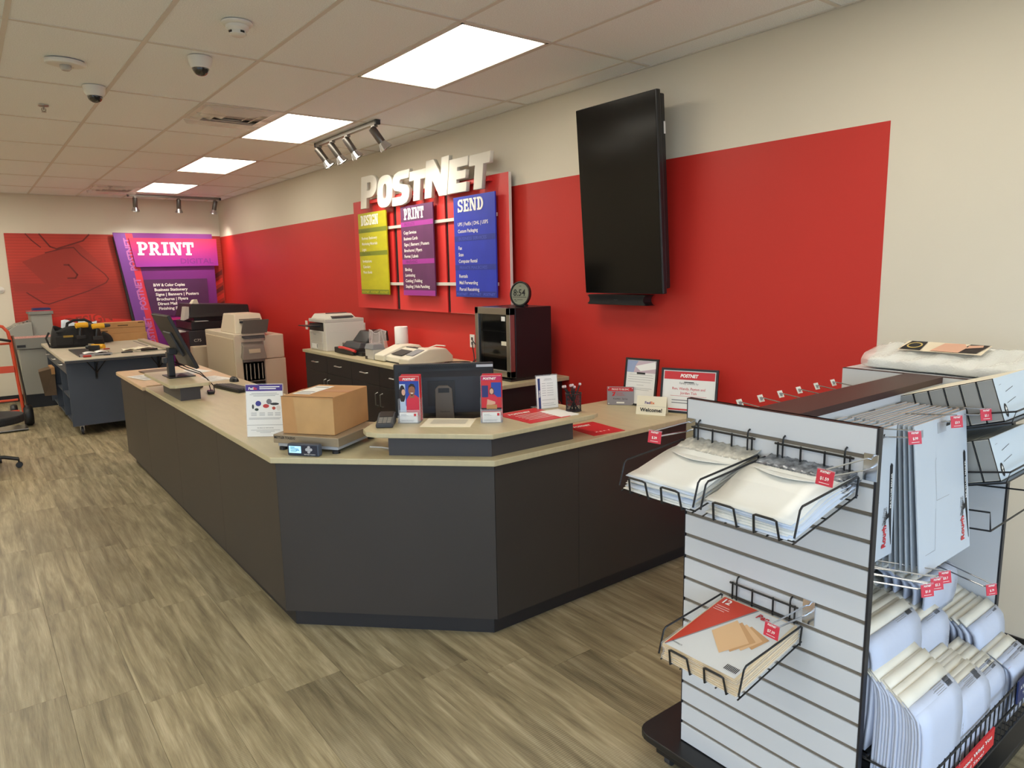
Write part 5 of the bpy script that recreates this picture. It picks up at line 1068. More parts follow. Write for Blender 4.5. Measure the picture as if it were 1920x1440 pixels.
# cutting board with rails, tools and papers
t = thingw('paper_trimmer', 'long grey paper trimmer board with rails across the island top', 'paper trimmer', (1.6, 10.2, IZ))
MB().box(1.30, 9.35, IZ, 1.97, 11.1, IZ+.012).build('board', mat('trimmer_grey', (178, 172, 152), .5, noise=(9, .05)), t); MB().box(1.235, 9.45, IZ, 1.30, 11.1, IZ+.035).build('cutting_rail', mat('rail_tan', (170, 160, 138), .4), t, bevel=.004); MB().box(1.86, 9.3, IZ+.012, 1.95, 10.9, IZ+.04).build('guide_rail', mat('rail_tan', (170, 160, 138), .4), t, bevel=.006); MB().box(1.80, 9.35, IZ+.0122, 1.815, 10.9, IZ+.0135).build('groove', M_DKGREY, t)
MB().lathe([(0, .0), (.035, 0), (.035, .01), (0, .012)], 14, (1.3, 9.62, IZ+.036)).build('cutter_head', mat('cutter_red', (150, 40, 36), .4), t)
t = thingw('cutting_mat', 'dark grey board with steel edge lying at the island corner', 'cutting board', (1.05, 9.6, IZ)); MB().hexa([(.97, 9.25, IZ), (1.28, 9.22, IZ), (1.22, 10.2, IZ), (.97, 10.25, IZ), (.97, 9.25, IZ+.014), (1.28, 9.22, IZ+.014), (1.22, 10.2, IZ+.014), (.97, 10.25, IZ+.014)]).build('board', M_DKGREY, t); MB().box(.98, 9.235, IZ, 1.30, 9.265, IZ+.03).build('steel_edge', M_STEEL, t)
t = thingw('open_booklet', 'open white booklet lying on the dark board', 'booklet', (1.15, 9.48, IZ+.015))
for s in (0, 1): MB().grid(lambda u, v: (1.04+.12*s+.12*u, 9.38+.2*v, IZ+.017+.012*math.sin(PI*u)+.006*s), 5, 2).build('page', M_PAPER, t, smooth=True, solid=.002)
lines('print', M_GREYINK, t, flat(1.05, 9.4, IZ+.032), [(.01, .09, .02+.025*i) for i in range(6)], t=.005)
t = thingw('red_screwdriver', 'small red-handled tool on the front edge of the island', 'hand tool', (1.05, 9.2, IZ)); MB().cyl((1.0, 9.17, IZ+.012), (1.08, 9.16, IZ+.012), .012, 8).build('handle', mat('handle_red', (170, 50, 40), .4), t); MB().cyl((1.08, 9.16, IZ+.012), (1.2, 9.145, IZ+.012), .004, 6).build('shaft', M_STEEL, t)
t = thingw('box_cutter', 'black box cutter lying on the island top', 'box cutter', (1.45, 9.25, IZ)); MB().box(1.39, 9.2, IZ+.0125, 1.51, 9.225, IZ+.03).build('body', M_BLACK, t, bevel=.004); MB().box(1.51, 9.206, IZ+.016, 1.535, 9.219, IZ+.018).build('blade', M_STEEL, t)
t = thingw('folding_knife', 'black folding tool right of the box cutter on the island', 'hand tool', (1.72, 9.3, IZ)); MB().hexa([(1.62, 9.27, IZ+.0125), (1.80, 9.33, IZ+.0125), (1.79, 9.355, IZ+.0125), (1.61, 9.295, IZ+.0125), (1.62, 9.27, IZ+.032), (1.8, 9.33, IZ+.032), (1.79, 9.355, IZ+.032), (1.61, 9.295, IZ+.032)]).build('handle', M_BLACK, t); MB().cyl((1.6, 9.28, IZ+.02), (1.54, 9.26, IZ+.018), .004, 6).build('tip', M_STEEL, t)
for k in range(3):
    t = thingw('paper_scrap', 'crumpled cream paper scrap on the trimmer board', 'paper scrap', (1.5+.07*k, 9.55, IZ+.013), 'scraps on the trimmer'); MB().grid(lambda u, v: (1.45+.09*k+.16*u, 9.45+.05*k+.15*v, IZ+.016+.018*abs(math.sin(4*u+2*v+k))), 6, 6).build('sheet', M_CREAMP, t, smooth=True, solid=.001)
for k in range(2):
    t = thingw('blue_sheet', ('pale crumpled sheet behind the tool bag, left one', 'pale crumpled sheet behind the tool bag, right one')[k], 'paper', (1.2+.25*k, 11.3, IZ)); MB().grid(lambda u, v: (.98+.20*k+.22*u+.04*v, 11.2+.05*v, IZ+.33*v*(1-.12*u+.05*math.sin(6*u+k))), 6, 6).build('sheet', mat('pale_blue_sheet', (206, 218, 228), .5), t, smooth=True, solid=.002)
t = thingw('black_gloves', 'black gloves piled beside the cartons on the island', 'gloves', (1.36, 10.9, IZ+.035)); MB().grid(lambda u, v: (1.46+(.10+.02*math.sin(8*v))*math.cos(2*PI*v)*math.cos(u*1.5), 11.0+(.08+.02*math.sin(14*v))*math.sin(2*PI*v)*math.cos(u*1.5), IZ+.02+.12*math.sin(u*1.5)*(1+.2*math.sin(9*v))), 6, 24).build('fabric', M_BAG, t, smooth=True)

# ================================================================== grey machine, bag, hand truck, chair
M_GM = mat('machine_grey', (150, 150, 142), .5); M_GM2 = mat('machine_grey_dark', (126, 126, 120), .5)
t = thingw('paper_cutter', 'tall grey guillotine paper cutter cabinet against the far wall', 'paper cutter', (.75, 12.1, 0))
MB().box(.55, 11.85, 0, .97, 12.6, .19).build('plinth', M_BLACK, t); MB().box(.54, 11.83, .19, .98, 12.6, .83).build('cabinet', M_GM, t, bevel=.005); MB().box(.50, 11.8, .835, 1.0, 12.6, 1.0).build('table', M_GM2, t, bevel=.005); MB().box(.50, 11.797, .985, 1.0, 11.80, 1.015).build('measure_strip', mat('pink_strip', (214, 160, 150), .5, noise=(160, .2)), t)
MB().box(.73, 11.95, 1.0, .98, 12.5, 1.30).build('head', M_GM, t, bevel=.006); MB().box(.71, 11.93, 1.30, 1.0, 12.5, 1.345).build('head_cap', M_GM2, t, bevel=.005)
MB().prism([(.46, 1.0), (.73, 1.0), (.73, 1.20), (.56, 1.17), (.46, 1.10)], 11.9, 12.5, 'y').build('control_wing', M_GM, t, bevel=.005); MB().hexa([(.45, 12.0, 1.10), (.72, 12.0, 1.20), (.72, 12.4, 1.20), (.45, 12.4, 1.10), (.45, 12.0, 1.115), (.72, 12.0, 1.215), (.72, 12.4, 1.215), (.45, 12.4, 1.115)]).build('side_table', M_GM2, t)
for k in range(4): MB().lathe([(.012, 0), (.012, .01), (0, .012)], 8, (.55+.045*k, 12.02, 1.152+.0165*k)).build('button', M_BLACK, t)
MB().box(.52, 11.795, .86, .62, 11.80, .895).build('name_plate', M_BLACK, t)
t = thingw('blue_folder', 'dark blue folder lying on top of the grey cutter', 'folder', (.85, 12.1, 1.346)); MB().box(.77, 12.0, 1.346, .98, 12.3, 1.385).build('folder', mat('navy_folder', (36, 42, 96), .5), t, bevel=.004); MB().cyl((.68, 11.96, 1.352), (1.0, 11.94, 1.352), .005, 6).build('ruler', M_REDP, t)
t = thingw('brown_paper_bag', 'brown paper bag hanging open at the island left side', 'paper bag', (.72, 10.6, .35))
MB().hexa([(.70, 10.75, .30), (.83, 10.72, .30), (.83, 11.0, .30), (.72, 11.0, .30), (.66, 10.70, .62), (.832, 10.68, .66), (.832, 11.02, .66), (.68, 11.02, .62)]).build('bag', mat('brown_bag', (96, 78, 58), .7, noise=(8, .12)), t); MB().box(.795, 10.66, .58, .833, 11.03, .67).build('folded_top', M_KRAFT, t)
M_OR = mat('orange_enamel', (206, 74, 40), .35)
t = thingw('hand_truck', 'orange steel hand truck with black pneumatic tyres standing at left', 'hand truck', (.3, 10.5, 0))
MB().tube([(.44, 10.38, .18), (.40, 10.38, 1.05), (.385, 10.38, 1.17), (.34, 10.38, 1.235), (.26, 10.38, 1.26), (.0, 10.38, 1.265), (-.10, 10.38, 1.235), (-.14, 10.38, 1.17), (-.15, 10.38, 1.05), (-.17, 10.38, .18)], .019, 10).build('frame_tube', M_OR, t, smooth=True)
for z in (1.03, .72, .34, .2): MB().tube([(.40, 10.38, z), (-.15, 10.38, z)], .014, 8).build('cross_bar', M_OR, t)
MB().box(.09, 10.37, .2, .19, 10.385, .72).build('centre_plate', M_OR, t); MB().box(-.16, 10.34, .68, .40, 10.37, .76).build('back_plate', M_OR, t)
MB().tube([(.40, 10.36, 1.06), (.3, 10.3, 1.09), (.15, 10.28, 1.10), (0, 10.28, 1.09)], .016, 8).build('grip', M_BLACK, t, smooth=True)
MB().tube([(.425, 10.40, 1.12), (.46, 10.44, .6), (.49, 10.46, .16)], .016, 6).build('stair_skid', M_STEEL, t)
MB().box(-.2, 10.05, .02, .45, 10.36, .03).build('toe_plate', M_STEEL, t); MB().cyl((-.2, 10.42, .13), (.46, 10.42, .13), .01, 8).build('axle', M_STEEL, t)
for x in (.485, -.2):
    w = MB().lathe([(.06, -.045), (.112, -.05), (.128, -.03), (.132, 0), (.128, .03), (.112, .05), (.06, .045), (.06, -.045)], 24, (x, 10.42, .132), 'x').build('tyre', M_BLACK, t, smooth=True); MB().lathe([(0, -.03), (.06, -.03), (.06, .03), (0, .03)], 16, (x, 10.42, .132), 'x').build('hub', M_STEEL, w)
MB().cyl((.40, 10.42, .13), (.40, 10.80, .115), .012, 8).build('rear_strut', M_STEEL, t)
w = MB().lathe([(.05, -.035), (.10, -.038), (.112, -.02), (.115, 0), (.112, .02), (.10, .038), (.05, .035), (.05, -.035)], 24, (.36, 10.80, .115), 'x').build('rear_tyre', M_BLACK, t, smooth=True); MB().lathe([(0, -.03), (.05, -.03), (.05, .03), (0, .03)], 16, (.36, 10.80, .115), 'x').build('hub', M_STEEL, w)
t = thingw('office_chair', 'black office chair base with casters at the left edge', 'office chair', (-.05, 8.15, 0))
MB().cyl((-.05, 8.15, .12), (-.05, 8.15, .42), .03, 12).build('gas_lift', M_BLACK, t)
for k in range(5):
    a = 2*PI*k/5-.22; ex, ey = -.05+.31*math.cos(a), 8.15+.31*math.sin(a)
    MB().tube([(-.05, 8.15, .13), (-.05+.2*math.cos(a), 8.15+.2*math.sin(a), .115), (ex, ey, .085)], .018, 8).build('base_arm', M_BLACK, t, smooth=True)
    c_ = MB().cyl((ex, ey, .05), (ex, ey, .09), .008, 8).build('caster', M_BLACK, t)
    for s in (-1, 1): MB().lathe([(0, -.009), (.026, -.009), (.028, 0), (.026, .009), (0, .009)], 16, (ex+s*.012*math.sin(a), ey-s*.012*math.cos(a), .028), 'y' if abs(math.cos(a)) > .7 else 'x').build('wheel', M_BLACK, c_, smooth=True)
MB().prism(ell(.02, 8.15, .33, .28, 24), .44, .52).build('seat', M_BAG, t, bevel=.02); MB().box(-.14, 8.05, .41, .04, 8.25, .44).build('seat_plate', M_BLACK, t)
MB().hexa([(-.28, 8.40, .62), (.18, 8.40, .62), (.18, 8.45, .62), (-.28, 8.45, .62), (-.26, 8.46, 1.05), (.16, 8.46, 1.05), (.16, 8.51, 1.05), (-.26, 8.51, 1.05)]).build('backrest', M_BAG, t, bevel=.02); MB().tube([(-.05, 8.25, .43), (-.05, 8.42, .45), (-.05, 8.46, .7)], .02, 8).build('back_stem', M_BLACK, t)

# ================================================================== gondola display
M_SLAT = mat('slatwall_white', (206, 208, 210), .42); M_GROOVE = mat('slatwall_groove', (120, 110, 96), .7); M_EDGE = mat('black_edge_band', (26, 26, 32), .45)
M_SPINE = mat('brown_top_laminate', (62, 36, 32), .5, noise=(20, .06), stretch=(1, 10, 1)); M_DECK = mat('black_deck', (26, 26, 27), .4)
M_WIRE = mat('black_wire', (18, 18, 19), .4)
GXA, GXB = 1.82, 2.845      # outer faces of the end panels
GYA, GYB = .812, 1.42       # panel width
GZA, GZB = .13, 1.354
SPA, SPB = 1.045, 1.175     # spine
go = thingw('gondola_display', 'white slatwall gondola display with black deck base in the foreground', 'display stand', (2.3, 1.115, 0))
def rrect(x0, y0, x1, y1, r, n=5):
    out = []
    for cx, cy, a in ((x1-r, y0+r, -90), (x1-r, y1-r, 0), (x0+r, y1-r, 90), (x0+r, y0+r, 180)):
        out += [(cx+r*math.cos(math.radians(a+90*k/n)), cy+r*math.sin(math.radians(a+90*k/n))) for k in range(n+1)]
    return out
MB().prism(rrect(1.745, .665, 2.96, 1.565, .06), .105, .13).build('deck', M_DECK, go, bevel=.004)
MB().box(1.80, .72, .04, 2.90, 1.51, .105).build('plinth', M_DECK, go)
for x, y in ((1.83, .76), (2.87, .76), (1.83, 1.47), (2.87, 1.47)): MB().lathe([(0, -.012), (.02, -.012), (.02, .012), (0, .012)], 12, (x, y, .02), 'y').build('caster', M_DKGREY, go)
pitch = .0763; grv = .0115
def slats(name, axis, face, thick, a, b, za, zb):
    """slat boards with grooves on a panel face; face -> outer coordinate, thick signed inwards"""
    z = zb
    first = True
    while z > za+.005:
        h = (pitch-grv) if not first else pitch-.002
        z0 = max(za, z-h)
        bx = MB().box(face, a, z0, face+thick, b, z) if axis == 'x' else MB().box(a, face, z0, b, face+thick, z)
        bx.build(name, M_SLAT, go, bevel=.0015, seg=1); z = z0-grv; first = False
MB().box(GXA+.008, GYA, GZA, GXA+.02, GYB, GZB).build('end_panel', M_GROOVE, go)
slats('slat', 'x', GXA, .008, GYA+.004, GYB-.002, GZA, GZB-.002)
MB().box(GXA-.0005, GYA-.003, GZA, GXA+.0205, GYA+.003, GZB).build('edge_band', M_EDGE, go); MB().box(GXA-.0005, GYB-.002, GZA, GXA+.0205, GYB, GZB).build('edge_band', M_EDGE, go)
MB().box(GXA-.0005, GYA, GZB-.002, GXA+.0205, GYB, GZB).build('edge_band', M_SPINE, go)
MB().box(GXB-.02, GYA, GZA, GXB, GYB, GZB-.002).build('end_panel', M_SLAT, go)
MB().box(GXB-.0205, GYA-.003, GZA, GXB+.0005, GYA+.003, GZB).build('edge_band', M_EDGE, go); MB().box(GXB-.0205, GYA, GZB-.002, GXB+.0005, GYB, GZB).build('edge_band', M_SPINE, go)
MB().box(GXA+.02, SPA+.008, GZA, GXB-.02, SPB-.008, GZB-.022).build('spine', M_GROOVE, go)
slats('spine_slat', 'y', SPA, .008, GXA+.021, GXB-.021, GZA, GZB-.022); slats('spine_slat', 'y', SPB-.008, .008, GXA+.021, GXB-.021, GZA, GZB-.022)
MB().box(GXA+.0205, SPA-.002, GZB-.022, GXB-.0205, SPB+.002, GZB).build('spine_cap', M_SPINE, go)
MB().box(GXA+.0, SPA, .03, GXA+.02, SPB, .128).build('foot_trim', M_DECK, go)

# ---- wire baskets on the end panel
wb = thing('wire_basket', 'black wire basket holding the silver-strip mailers, upper left on the slatwall', 'wire basket', (GXA, 1.275, 1.265), 0, 'wire baskets on the end panel')
bw = .135
b = MB(); b.tube([(-.012, -bw+.02, 0), (-.012, bw-.02, 0)], .0032, 6).tube([(-.012, -bw+.02, -.045), (-.012, bw-.02, -.045)], .0028, 6)
for k in range(4): y = -bw+.03+(2*bw-.06)*k/3; b.tube([(-.012, y, .004), (-.012, y, -.095)], .0032, 6)
for y in (-.09, .09): b.tube([(-.012, y, -.06), (-.012, y, .012), (-.009, y, .02), (-.001, y, .024)], .0028, 6)
b.build('back_grid', M_WIRE, wb)
for s in (-1, 1):
    MB().tube([(-.03, s*bw, -.10), (-.022, s*bw, -.046), (-.028, s*bw, -.042), (-.295, s*bw, -.062), (-.305, s*bw, -.07), (-.325, s*bw, -.135)], .003, 6).build('side_rail', M_WIRE, wb)
for y0 in (-.095, .025):
    MB().tube([(-.29, y0, -.152), (-.322, y0, -.152), (-.332, y0+.004, -.103), (-.336, y0+.012, -.099), (-.336, y0+.058, -.099), (-.332, y0+.066, -.103), (-.322, y0+.07, -.152), (-.29, y0+.07, -.152)], .0032, 6).build('front_loop', M_WIRE, wb)
b = MB()
for y in (-.13, -.095, -.06, -.025, .025, .06, .095, .13): b.tube([(-.012, y, -.097), (-.322, y, -.152)], .0024, 5)
for u in (.1, .5, .95): b.tube([(-.012-.31*u, -.13, -.099-.055*u), (-.012-.31*u, .13, -.099-.055*u)], .0026, 5)
stuff(b.build('bottom_wires', M_WIRE, wb))
dup(wb, (GXA, .98, 1.265), 0, 'black wire basket holding the dark-striped mailers, upper right on the slatwall')
dup(wb, (GXA, 1.115, .79), 0, 'black wire basket holding the folder packs, lower on the slatwall')

# ---- poly mailers
M_POLY = mat('white_poly', (226, 226, 220), .32, rnd=.05, bump=(30, .12)); M_POLYB = mat('blue_grey_poly', (204, 214, 228), .35, rnd=.06); M_SILVER = mat('silver_strip', (206, 202, 190), .35, .3, noise=(60, .25), bump=(70, .5)); M_DSILV = mat('dark_silver_strip', (56, 58, 64), .28, .5, noise=(45, .5, (190, 194, 200)), bump=(50, .7))  # pale noise in the dark strip stands in for its silver highlights
def mailers(yc, n, lab, top_lab, grp, strip, curl, mstrip):
    for k in range(n):
        top = k == n-1
        jx, jy = random.uniform(-.016, .018), random.uniform(-.007, .007); lift = .0450*k/n; w = .124+random.uniform(-.006, .003)
        sd = random.random()*6
        t = thing('poly_mailer', top_lab if top else lab+', '+ORD[n-1-k]+' from top', 'mailer', (GXA, yc, 1.265), 0, None if top else grp)
        def f(u, v, e=0.0):
            x = -.020-(.284+jx*.9)*u; z = -.092-.056*u+lift+e
            z += curl*.018*math.sin(PI*min(1, u*1.2))*(k/n)+.0015*math.sin(9*u+sd)*(k/n)
            z += .002*math.sin(3*v+sd)*u
            return (x, (v-.5)*2*w+jy, z)
        MB().grid(lambda u, v: f(u, v), 12, 4).build('envelope', M_POLY if (k % 3 or top) else M_POLYB, t, smooth=True, solid=.0016)
        MB().grid(lambda u, v: (f(.0, v)[0]+.022-.11*u*strip, f(u*strip*.36, v)[1], f(u*.36*strip, v)[2]+.0025+.011*(1-u)+.003*math.sin(60*v+sd+9*u)), 5, 40).build('adhesive_strip', mstrip, t, smooth=True, solid=.001)
        if top: MB().grid(lambda u, v: (f(.36+.13*math.sin(PI*v)*u, v)[0], f(.5, .08+.84*v)[1], f(.36, v)[2]+.0035), 4, 12).build('flap', M_POLY, t, smooth=True, solid=.001)
mailers(1.275, 18, 'white poly mailer in the left stack', 'white poly mailer with pleated silver strip, topmost of the left stack', 'left mailer stack', .75, .5, M_SILVER)
mailers(.98, 19, 'white poly mailer in the right stack', 'white poly mailer with dark crinkled strip, topmost of the right stack', 'right mailer stack', .8, 1.0, M_DSILV)
# ---- folder packs
M_MANILA = mat('manila_card', (232, 208, 164), .6, rnd=.04); M_MAN2 = mat('manila_print', (226, 186, 140), .6); M_MAN3 = mat('manila_print_dark', (206, 160, 112), .6)
RF = Matrix.Rotation(.177, 4, 'Y')
for k in range(4):
    t = thing('folder_pack', 'pack of manila folders with red and white cover, topmost in the lower basket' if k == 3 else 'pack of manila folders in the lower basket, '+ORD[3-k]+' from top', 'folder pack', (GXA, 1.115, .79), 0, None if k == 3 else 'folder packs in the lower basket')
    Fk = Matrix.Translation((-.17+random.uniform(-.006, .006), random.uniform(-.004, .004), -.1215+.0125*k)) @ Matrix.Rotation(-.177+PI*0, 4, 'Y').inverted().inverted()
    Fk = Matrix.Translation((-.17+random.uniform(-.006, .006), random.uniform(-.004, .004), -.1215+.0125*k)) @ Matrix.Rotation(-.177, 4, 'Y')
    for q in range(4): MB().box(-.150+.004*(q % 2), -.125+.003*(q % 3), .003*q, .150, .125-.002*(q % 2), .003*q+.0024).build('folder', M_MANILA, t, M=Fk)
    if k == 3:
        MB().box(-.148, -.118, .0122, .145, .118, .0128).build('cover', mat('cover_white', (226, 226, 222), .4), t, M=Fk)
        # reading direction of the cover: left edge is the far (+Y) side
        Fc = Fk @ fr((-.148, .118, .0128), (0, -1, 0), (1, 0, 0))
        poly('red_corner', mat('cover_red', (206, 66, 44), .45), t, Fc, [(.0, .0), (.118, .293), (0.0, .293)], .0006); poly('grey_line', M_GREYINK, t, Fc, [(.0, -.0), (.004, 0), (.124, .293), (.116, .293)], .0005)
        for q in range(4):
            o = .02*q; poly('folder_picture', M_MAN2 if q == 0 else (M_MAN3 if q % 2 else M_MAN2), t, Fc, [(.07+o, .13+.012*q), (.145+o, .06+.022*q), (.185+o*.6, .145+.015*q), (.10+o*.8, .215)], .0016-.0002*q)
        txt('lettering', '12', M_WHP, t, Fc @ Matrix.Translation((.012, .262, .0012)), h=.024, w=.026, bold=.03); lines('print', M_WHP, t, Fc, [(.006, .05, .245), (.006, .055, .235), (.006, .045, .225)])
        txt('lettering', 'Pen', mat('cover_logo_red', (190, 40, 44), .45), t, Fc @ Matrix.Translation((.132, .258, .0012)), h=.022, w=.04, bold=.03, shear=.15)
        lines('barcode', M_INK, t, Fc, [(.19+.0045*i, .1925+.0045*i, .016) for i in range(9)], t=.022); txt('lettering', 'Folders', M_INK, t, Fc @ Matrix.Translation((.012, .02, .001)), h=.007, w=.035)
    MB().box(-.152, -.128, -.0008, .152, .128, .0131).build('shrink_wrap', M_CLEAR, t, M=Fk)

# ---- price tag hooks
M_TAG = mat('tag_red', (206, 52, 70), .4)
def tag_hook(lab, base, tip, price, grp, size=.046, plate=True, facing=None):
    """chrome scan hook from a slat at base to a red price tag at tip"""
    t = thingw('price_tag', lab, 'price tag', base, grp); B, T = Vector(base), Vector(tip)
    d = (T-B).normalized()
    if plate:
        if abs(d.x) > abs(d.y): MB().box(B.x-.004, B.y-.018, B.z-.05, B.x, B.y+.018, B.z+.022).build('bracket', M_CHROME, t)
        else: MB().box(B.x-.018, B.y-.004, B.z-.05, B.x+.018, B.y, B.z+.022).build('bracket', M_CHROME, t)
    up = Vector((0, 0, 1))
    MB().tube([B+up*.006, B+(T-B)*.1+up*.012, T+up*.008], .0022, 6).build('upper_wire', M_CHROME, t)
    MB().tube([B-up*.016, B+(T-B)*.1-up*.018, B+(T-B)*.93-up*.012, B+(T-B)*.99-up*.002], .0026, 6).build('lower_wire', M_CHROME, t)
    f = Vector(facing) if facing else Vector((d.x, d.y, 0)); f.z = 0; f.normalize()
    x = Vector((-f.y, f.x, 0)); y = (up*1.0+f*-.18).normalized()
    F = fr(T-x*size*.5-y*size*.7, x, y)
    MB().box(0, 0, -.0012, size, size*.86, .0).build('tag', M_TAG, t, M=F)
    MB().box(-.001, size*.80, -.002, size+.001, size*.9, .001).build('tag_clip', M_CLEAR, t, M=F)
    txt('lettering', 'POSTNET', M_WHP, t, F @ Matrix.Translation((size*.5, size*.68, .0006)), h=size*.11, w=size*.6, bold=.04, shear=.2, align='CENTER')
    txt('price', price, M_WHP, t, F @ Matrix.Translation((size*.5, size*.3, .0006)), h=size*.17, align='CENTER', bold=.02)
    lines('print', M_WHP, t, F, [(size*.2, size*.8, size*.12)], t=.0012)
tag_hook('red price tag reading .39 on a hook at the panel left edge', (GXA-.001, 1.40, 1.268), (1.60, 1.365, 1.281), '$.39', 'end panel price tags', .044)
tag_hook('red price tag reading 1.59 over the right mailer stack', (GXA-.001, .825, 1.262), (1.62, .842, 1.268), '$1.59', 'end panel price tags', .046)
tag_hook('red price tag reading 7.39 over the folder packs', (GXA-.001, .972, .80), (1.65, .985, .795), '$7.39', 'end panel price tags', .046)
HX = [(1.90, 1.285, .17, '$2.99'), (2.08, 1.285, .20, '$3.99'), (2.28, 1.285, .20, '$4.59'), (2.52, 1.285, .22, '$2.39')]
FD = (-.45, -1, 0)
tag_hook('red price tag hanging in front of the multi-use mailers, left one', (1.99, SPA-.001, 1.285), (1.995, .795, 1.315), '$.99', 'upper bay price tags', .042, facing=FD)
tag_hook('red price tag hanging in front of the multi-use mailers, right one', (2.28, SPA-.001, 1.285), (2.29, .80, 1.315), '$3.9', 'upper bay price tags', .042, facing=FD)
tag_hook('red price tag hanging before the row of grey-sided boxes', (2.47, SPA-.001, 1.285), (2.46, .78, 1.315), '$3.1', 'upper bay price tags', .042, facing=FD)
for k, (xx, yy, zz, lab) in enumerate(((2.05, .755, .872, 'red price tag above the padded mailers, left of three close together'), (2.115, .755, .872, 'red price tag above the padded mailers, middle of three close together'), (2.17, .755, .876, 'red price tag above the padded mailers, right of three close together'), (2.52, .74, .735, 'red price tag standing alone above the small padded mailers'))):
    tag_hook(lab, (1.90+.05*k if k < 3 else 2.5, SPA-.001, .885 if k < 3 else .80), (xx, yy, zz), ('$1.0', '$2.3', '$3.7', '$.79')[k], 'lower bay price tags', .042, facing=FD)
# bare hooks on the side that faces the counter
for k in range(7):
    xx = 1.93+.125*k; t = thingw('bare_hook', 'empty chrome hook behind the gondola spine, %s from the near end' % ORD[k], 'hook', (xx, SPB, 1.29), 'bare hooks on the far side')
    MB().box(xx-.015, SPB+.0, 1.25, xx+.015, SPB+.004, 1.31).build('bracket', M_CHROME, t); MB().tube([(xx, SPB+.004, 1.30), (xx, SPB+.10, 1.305), (xx, SPB+.20, 1.315)], .0022, 6).tube([(xx, SPB+.004, 1.275), (xx, SPB+.15, 1.28), (xx, SPB+.19, 1.285)], .0026, 6).build('wire', M_CHROME, t); Fh = fr((xx-.02, SPB+.20, 1.30), (1, 0, 0), (0, .5, 1)); MB().box(.004, 0, -.001, .034, .026, .001).build('tag_clip', M_WHITE, t, M=Fh); MB().box(.012, .006, .001, .026, .018, .002).build('tag_mark', M_GREYINK, t, M=Fh)

# ---- multi-use mailers on hooks
M_MAIL = mat('mailer_white', (194, 202, 210), .5, rnd=.03)
mail_mesh = {}
def hang(x0, x1, yf, yb, z0, z1, n, glab, front_lab, lean):
    w, h = x1-x0, z1-z0
    for k in range(n):
        y = yf+(yb-yf)*k/(n-1); t = thing('flat_mailer', front_lab if k == 0 else glab+', '+ORD[k]+' in line', 'mailer', (x0, y, z1), 0, None if k == 0 else glab+' group')
        t.rotation_euler = (-lean*(1-k/n)+random.uniform(-.006, .006), random.uniform(-.004, .004), random.uniform(-.02, .02))
        MB().box(0, 0, -h, w, .0035, 0).build('envelope', M_MAIL, t); MB().box(0, .0004, -.002, w, .0031, .0006).build('board_edge', mat('chipboard_edge', (186, 160, 140), .8), t)
        if k == 0:
            Fm = face_y(0, -.0002, -h)
            MB().box(.02*0+w*.5-.03, -.001, -.045, w*.5+.03, 0, -.012).build('hang_tab', mat('tab_grey', (170, 176, 182), .4), t)
            poly('black_swoosh', M_INK, t, Fm, [(w-.034, h*.70), (w-.026, h*.72), (w-.016, h*.70), (w-.015, h*.35), (w-.008, h*.08), (w-.011, h*.07), (w-.030, h*.32)], .0006)
            txt('lettering', 'MULTI-USE MAILER', M_WHP, t, Fm @ Matrix.Translation((w-.0195, h*.37, .001)) @ Matrix.Rotation(PI/2, 4, 'Z'), h=.008, w=h*.27, bold=.02)
            txt('brand_lettering', 'Rough', M_REDP, t, Fm @ Matrix.Translation((w-.045, h*.08, .0008)) @ Matrix.Rotation(PI/2, 4, 'Z'), h=.026, w=h*.17, bold=.03)
            txt('brand_lettering', 'Riding', M_GREYINK, t, Fm @ Matrix.Translation((w-.05, h*.26, .0008)) @ Matrix.Rotation(PI/2, 4, 'Z'), h=.022, w=h*.13)
            poly('rider_emblem', M_INK, t, Fm, [(w-.062, h*.27), (w-.05, h*.24), (w-.045, h*.29), (w-.03, h*.3), (w-.028, h*.34), (w-.04, h*.33), (w-.045, h*.37), (w-.052, h*.33), (w-.058, h*.31)], .0009)
            stroke('panel_outline', M_GREYINK, [(w*.38, h*.74), (w*.36, h*.72), (w*.36, h*.45), (w*.6, h*.45)], .0006, t, Fm); stroke('panel_outline', M_GREYINK, [(w*.12, h*.12), (w*.3, h*.12), (w*.34, h*.4)], .0005, t, Fm)
            poly('top_print', M_INK, t, Fm, [(w*.58, h*.93), (w*.66, h*.93), (w*.68, h*.96), (w*.6, h*.96)], .0006); lines('barcode', M_GREYINK, t, Fm, [(w*.1+.002*i, w*.1+.001+.002*i, h*.91) for i in range(10)], t=.022)
hang(2.105, 2.475, .842, 1.02, .865, 1.31, 14, 'white multi-use mailer hanging in the right bunch', 'white multi-use mailer with red brand lettering, front of the right bunch', .10)
hang(1.845, 2.075, .875, 1.02, .93, 1.315, 8, 'white multi-use mailer hanging in the left bunch', 'white multi-use mailer next to the panel edge, front of the left bunch', .02)

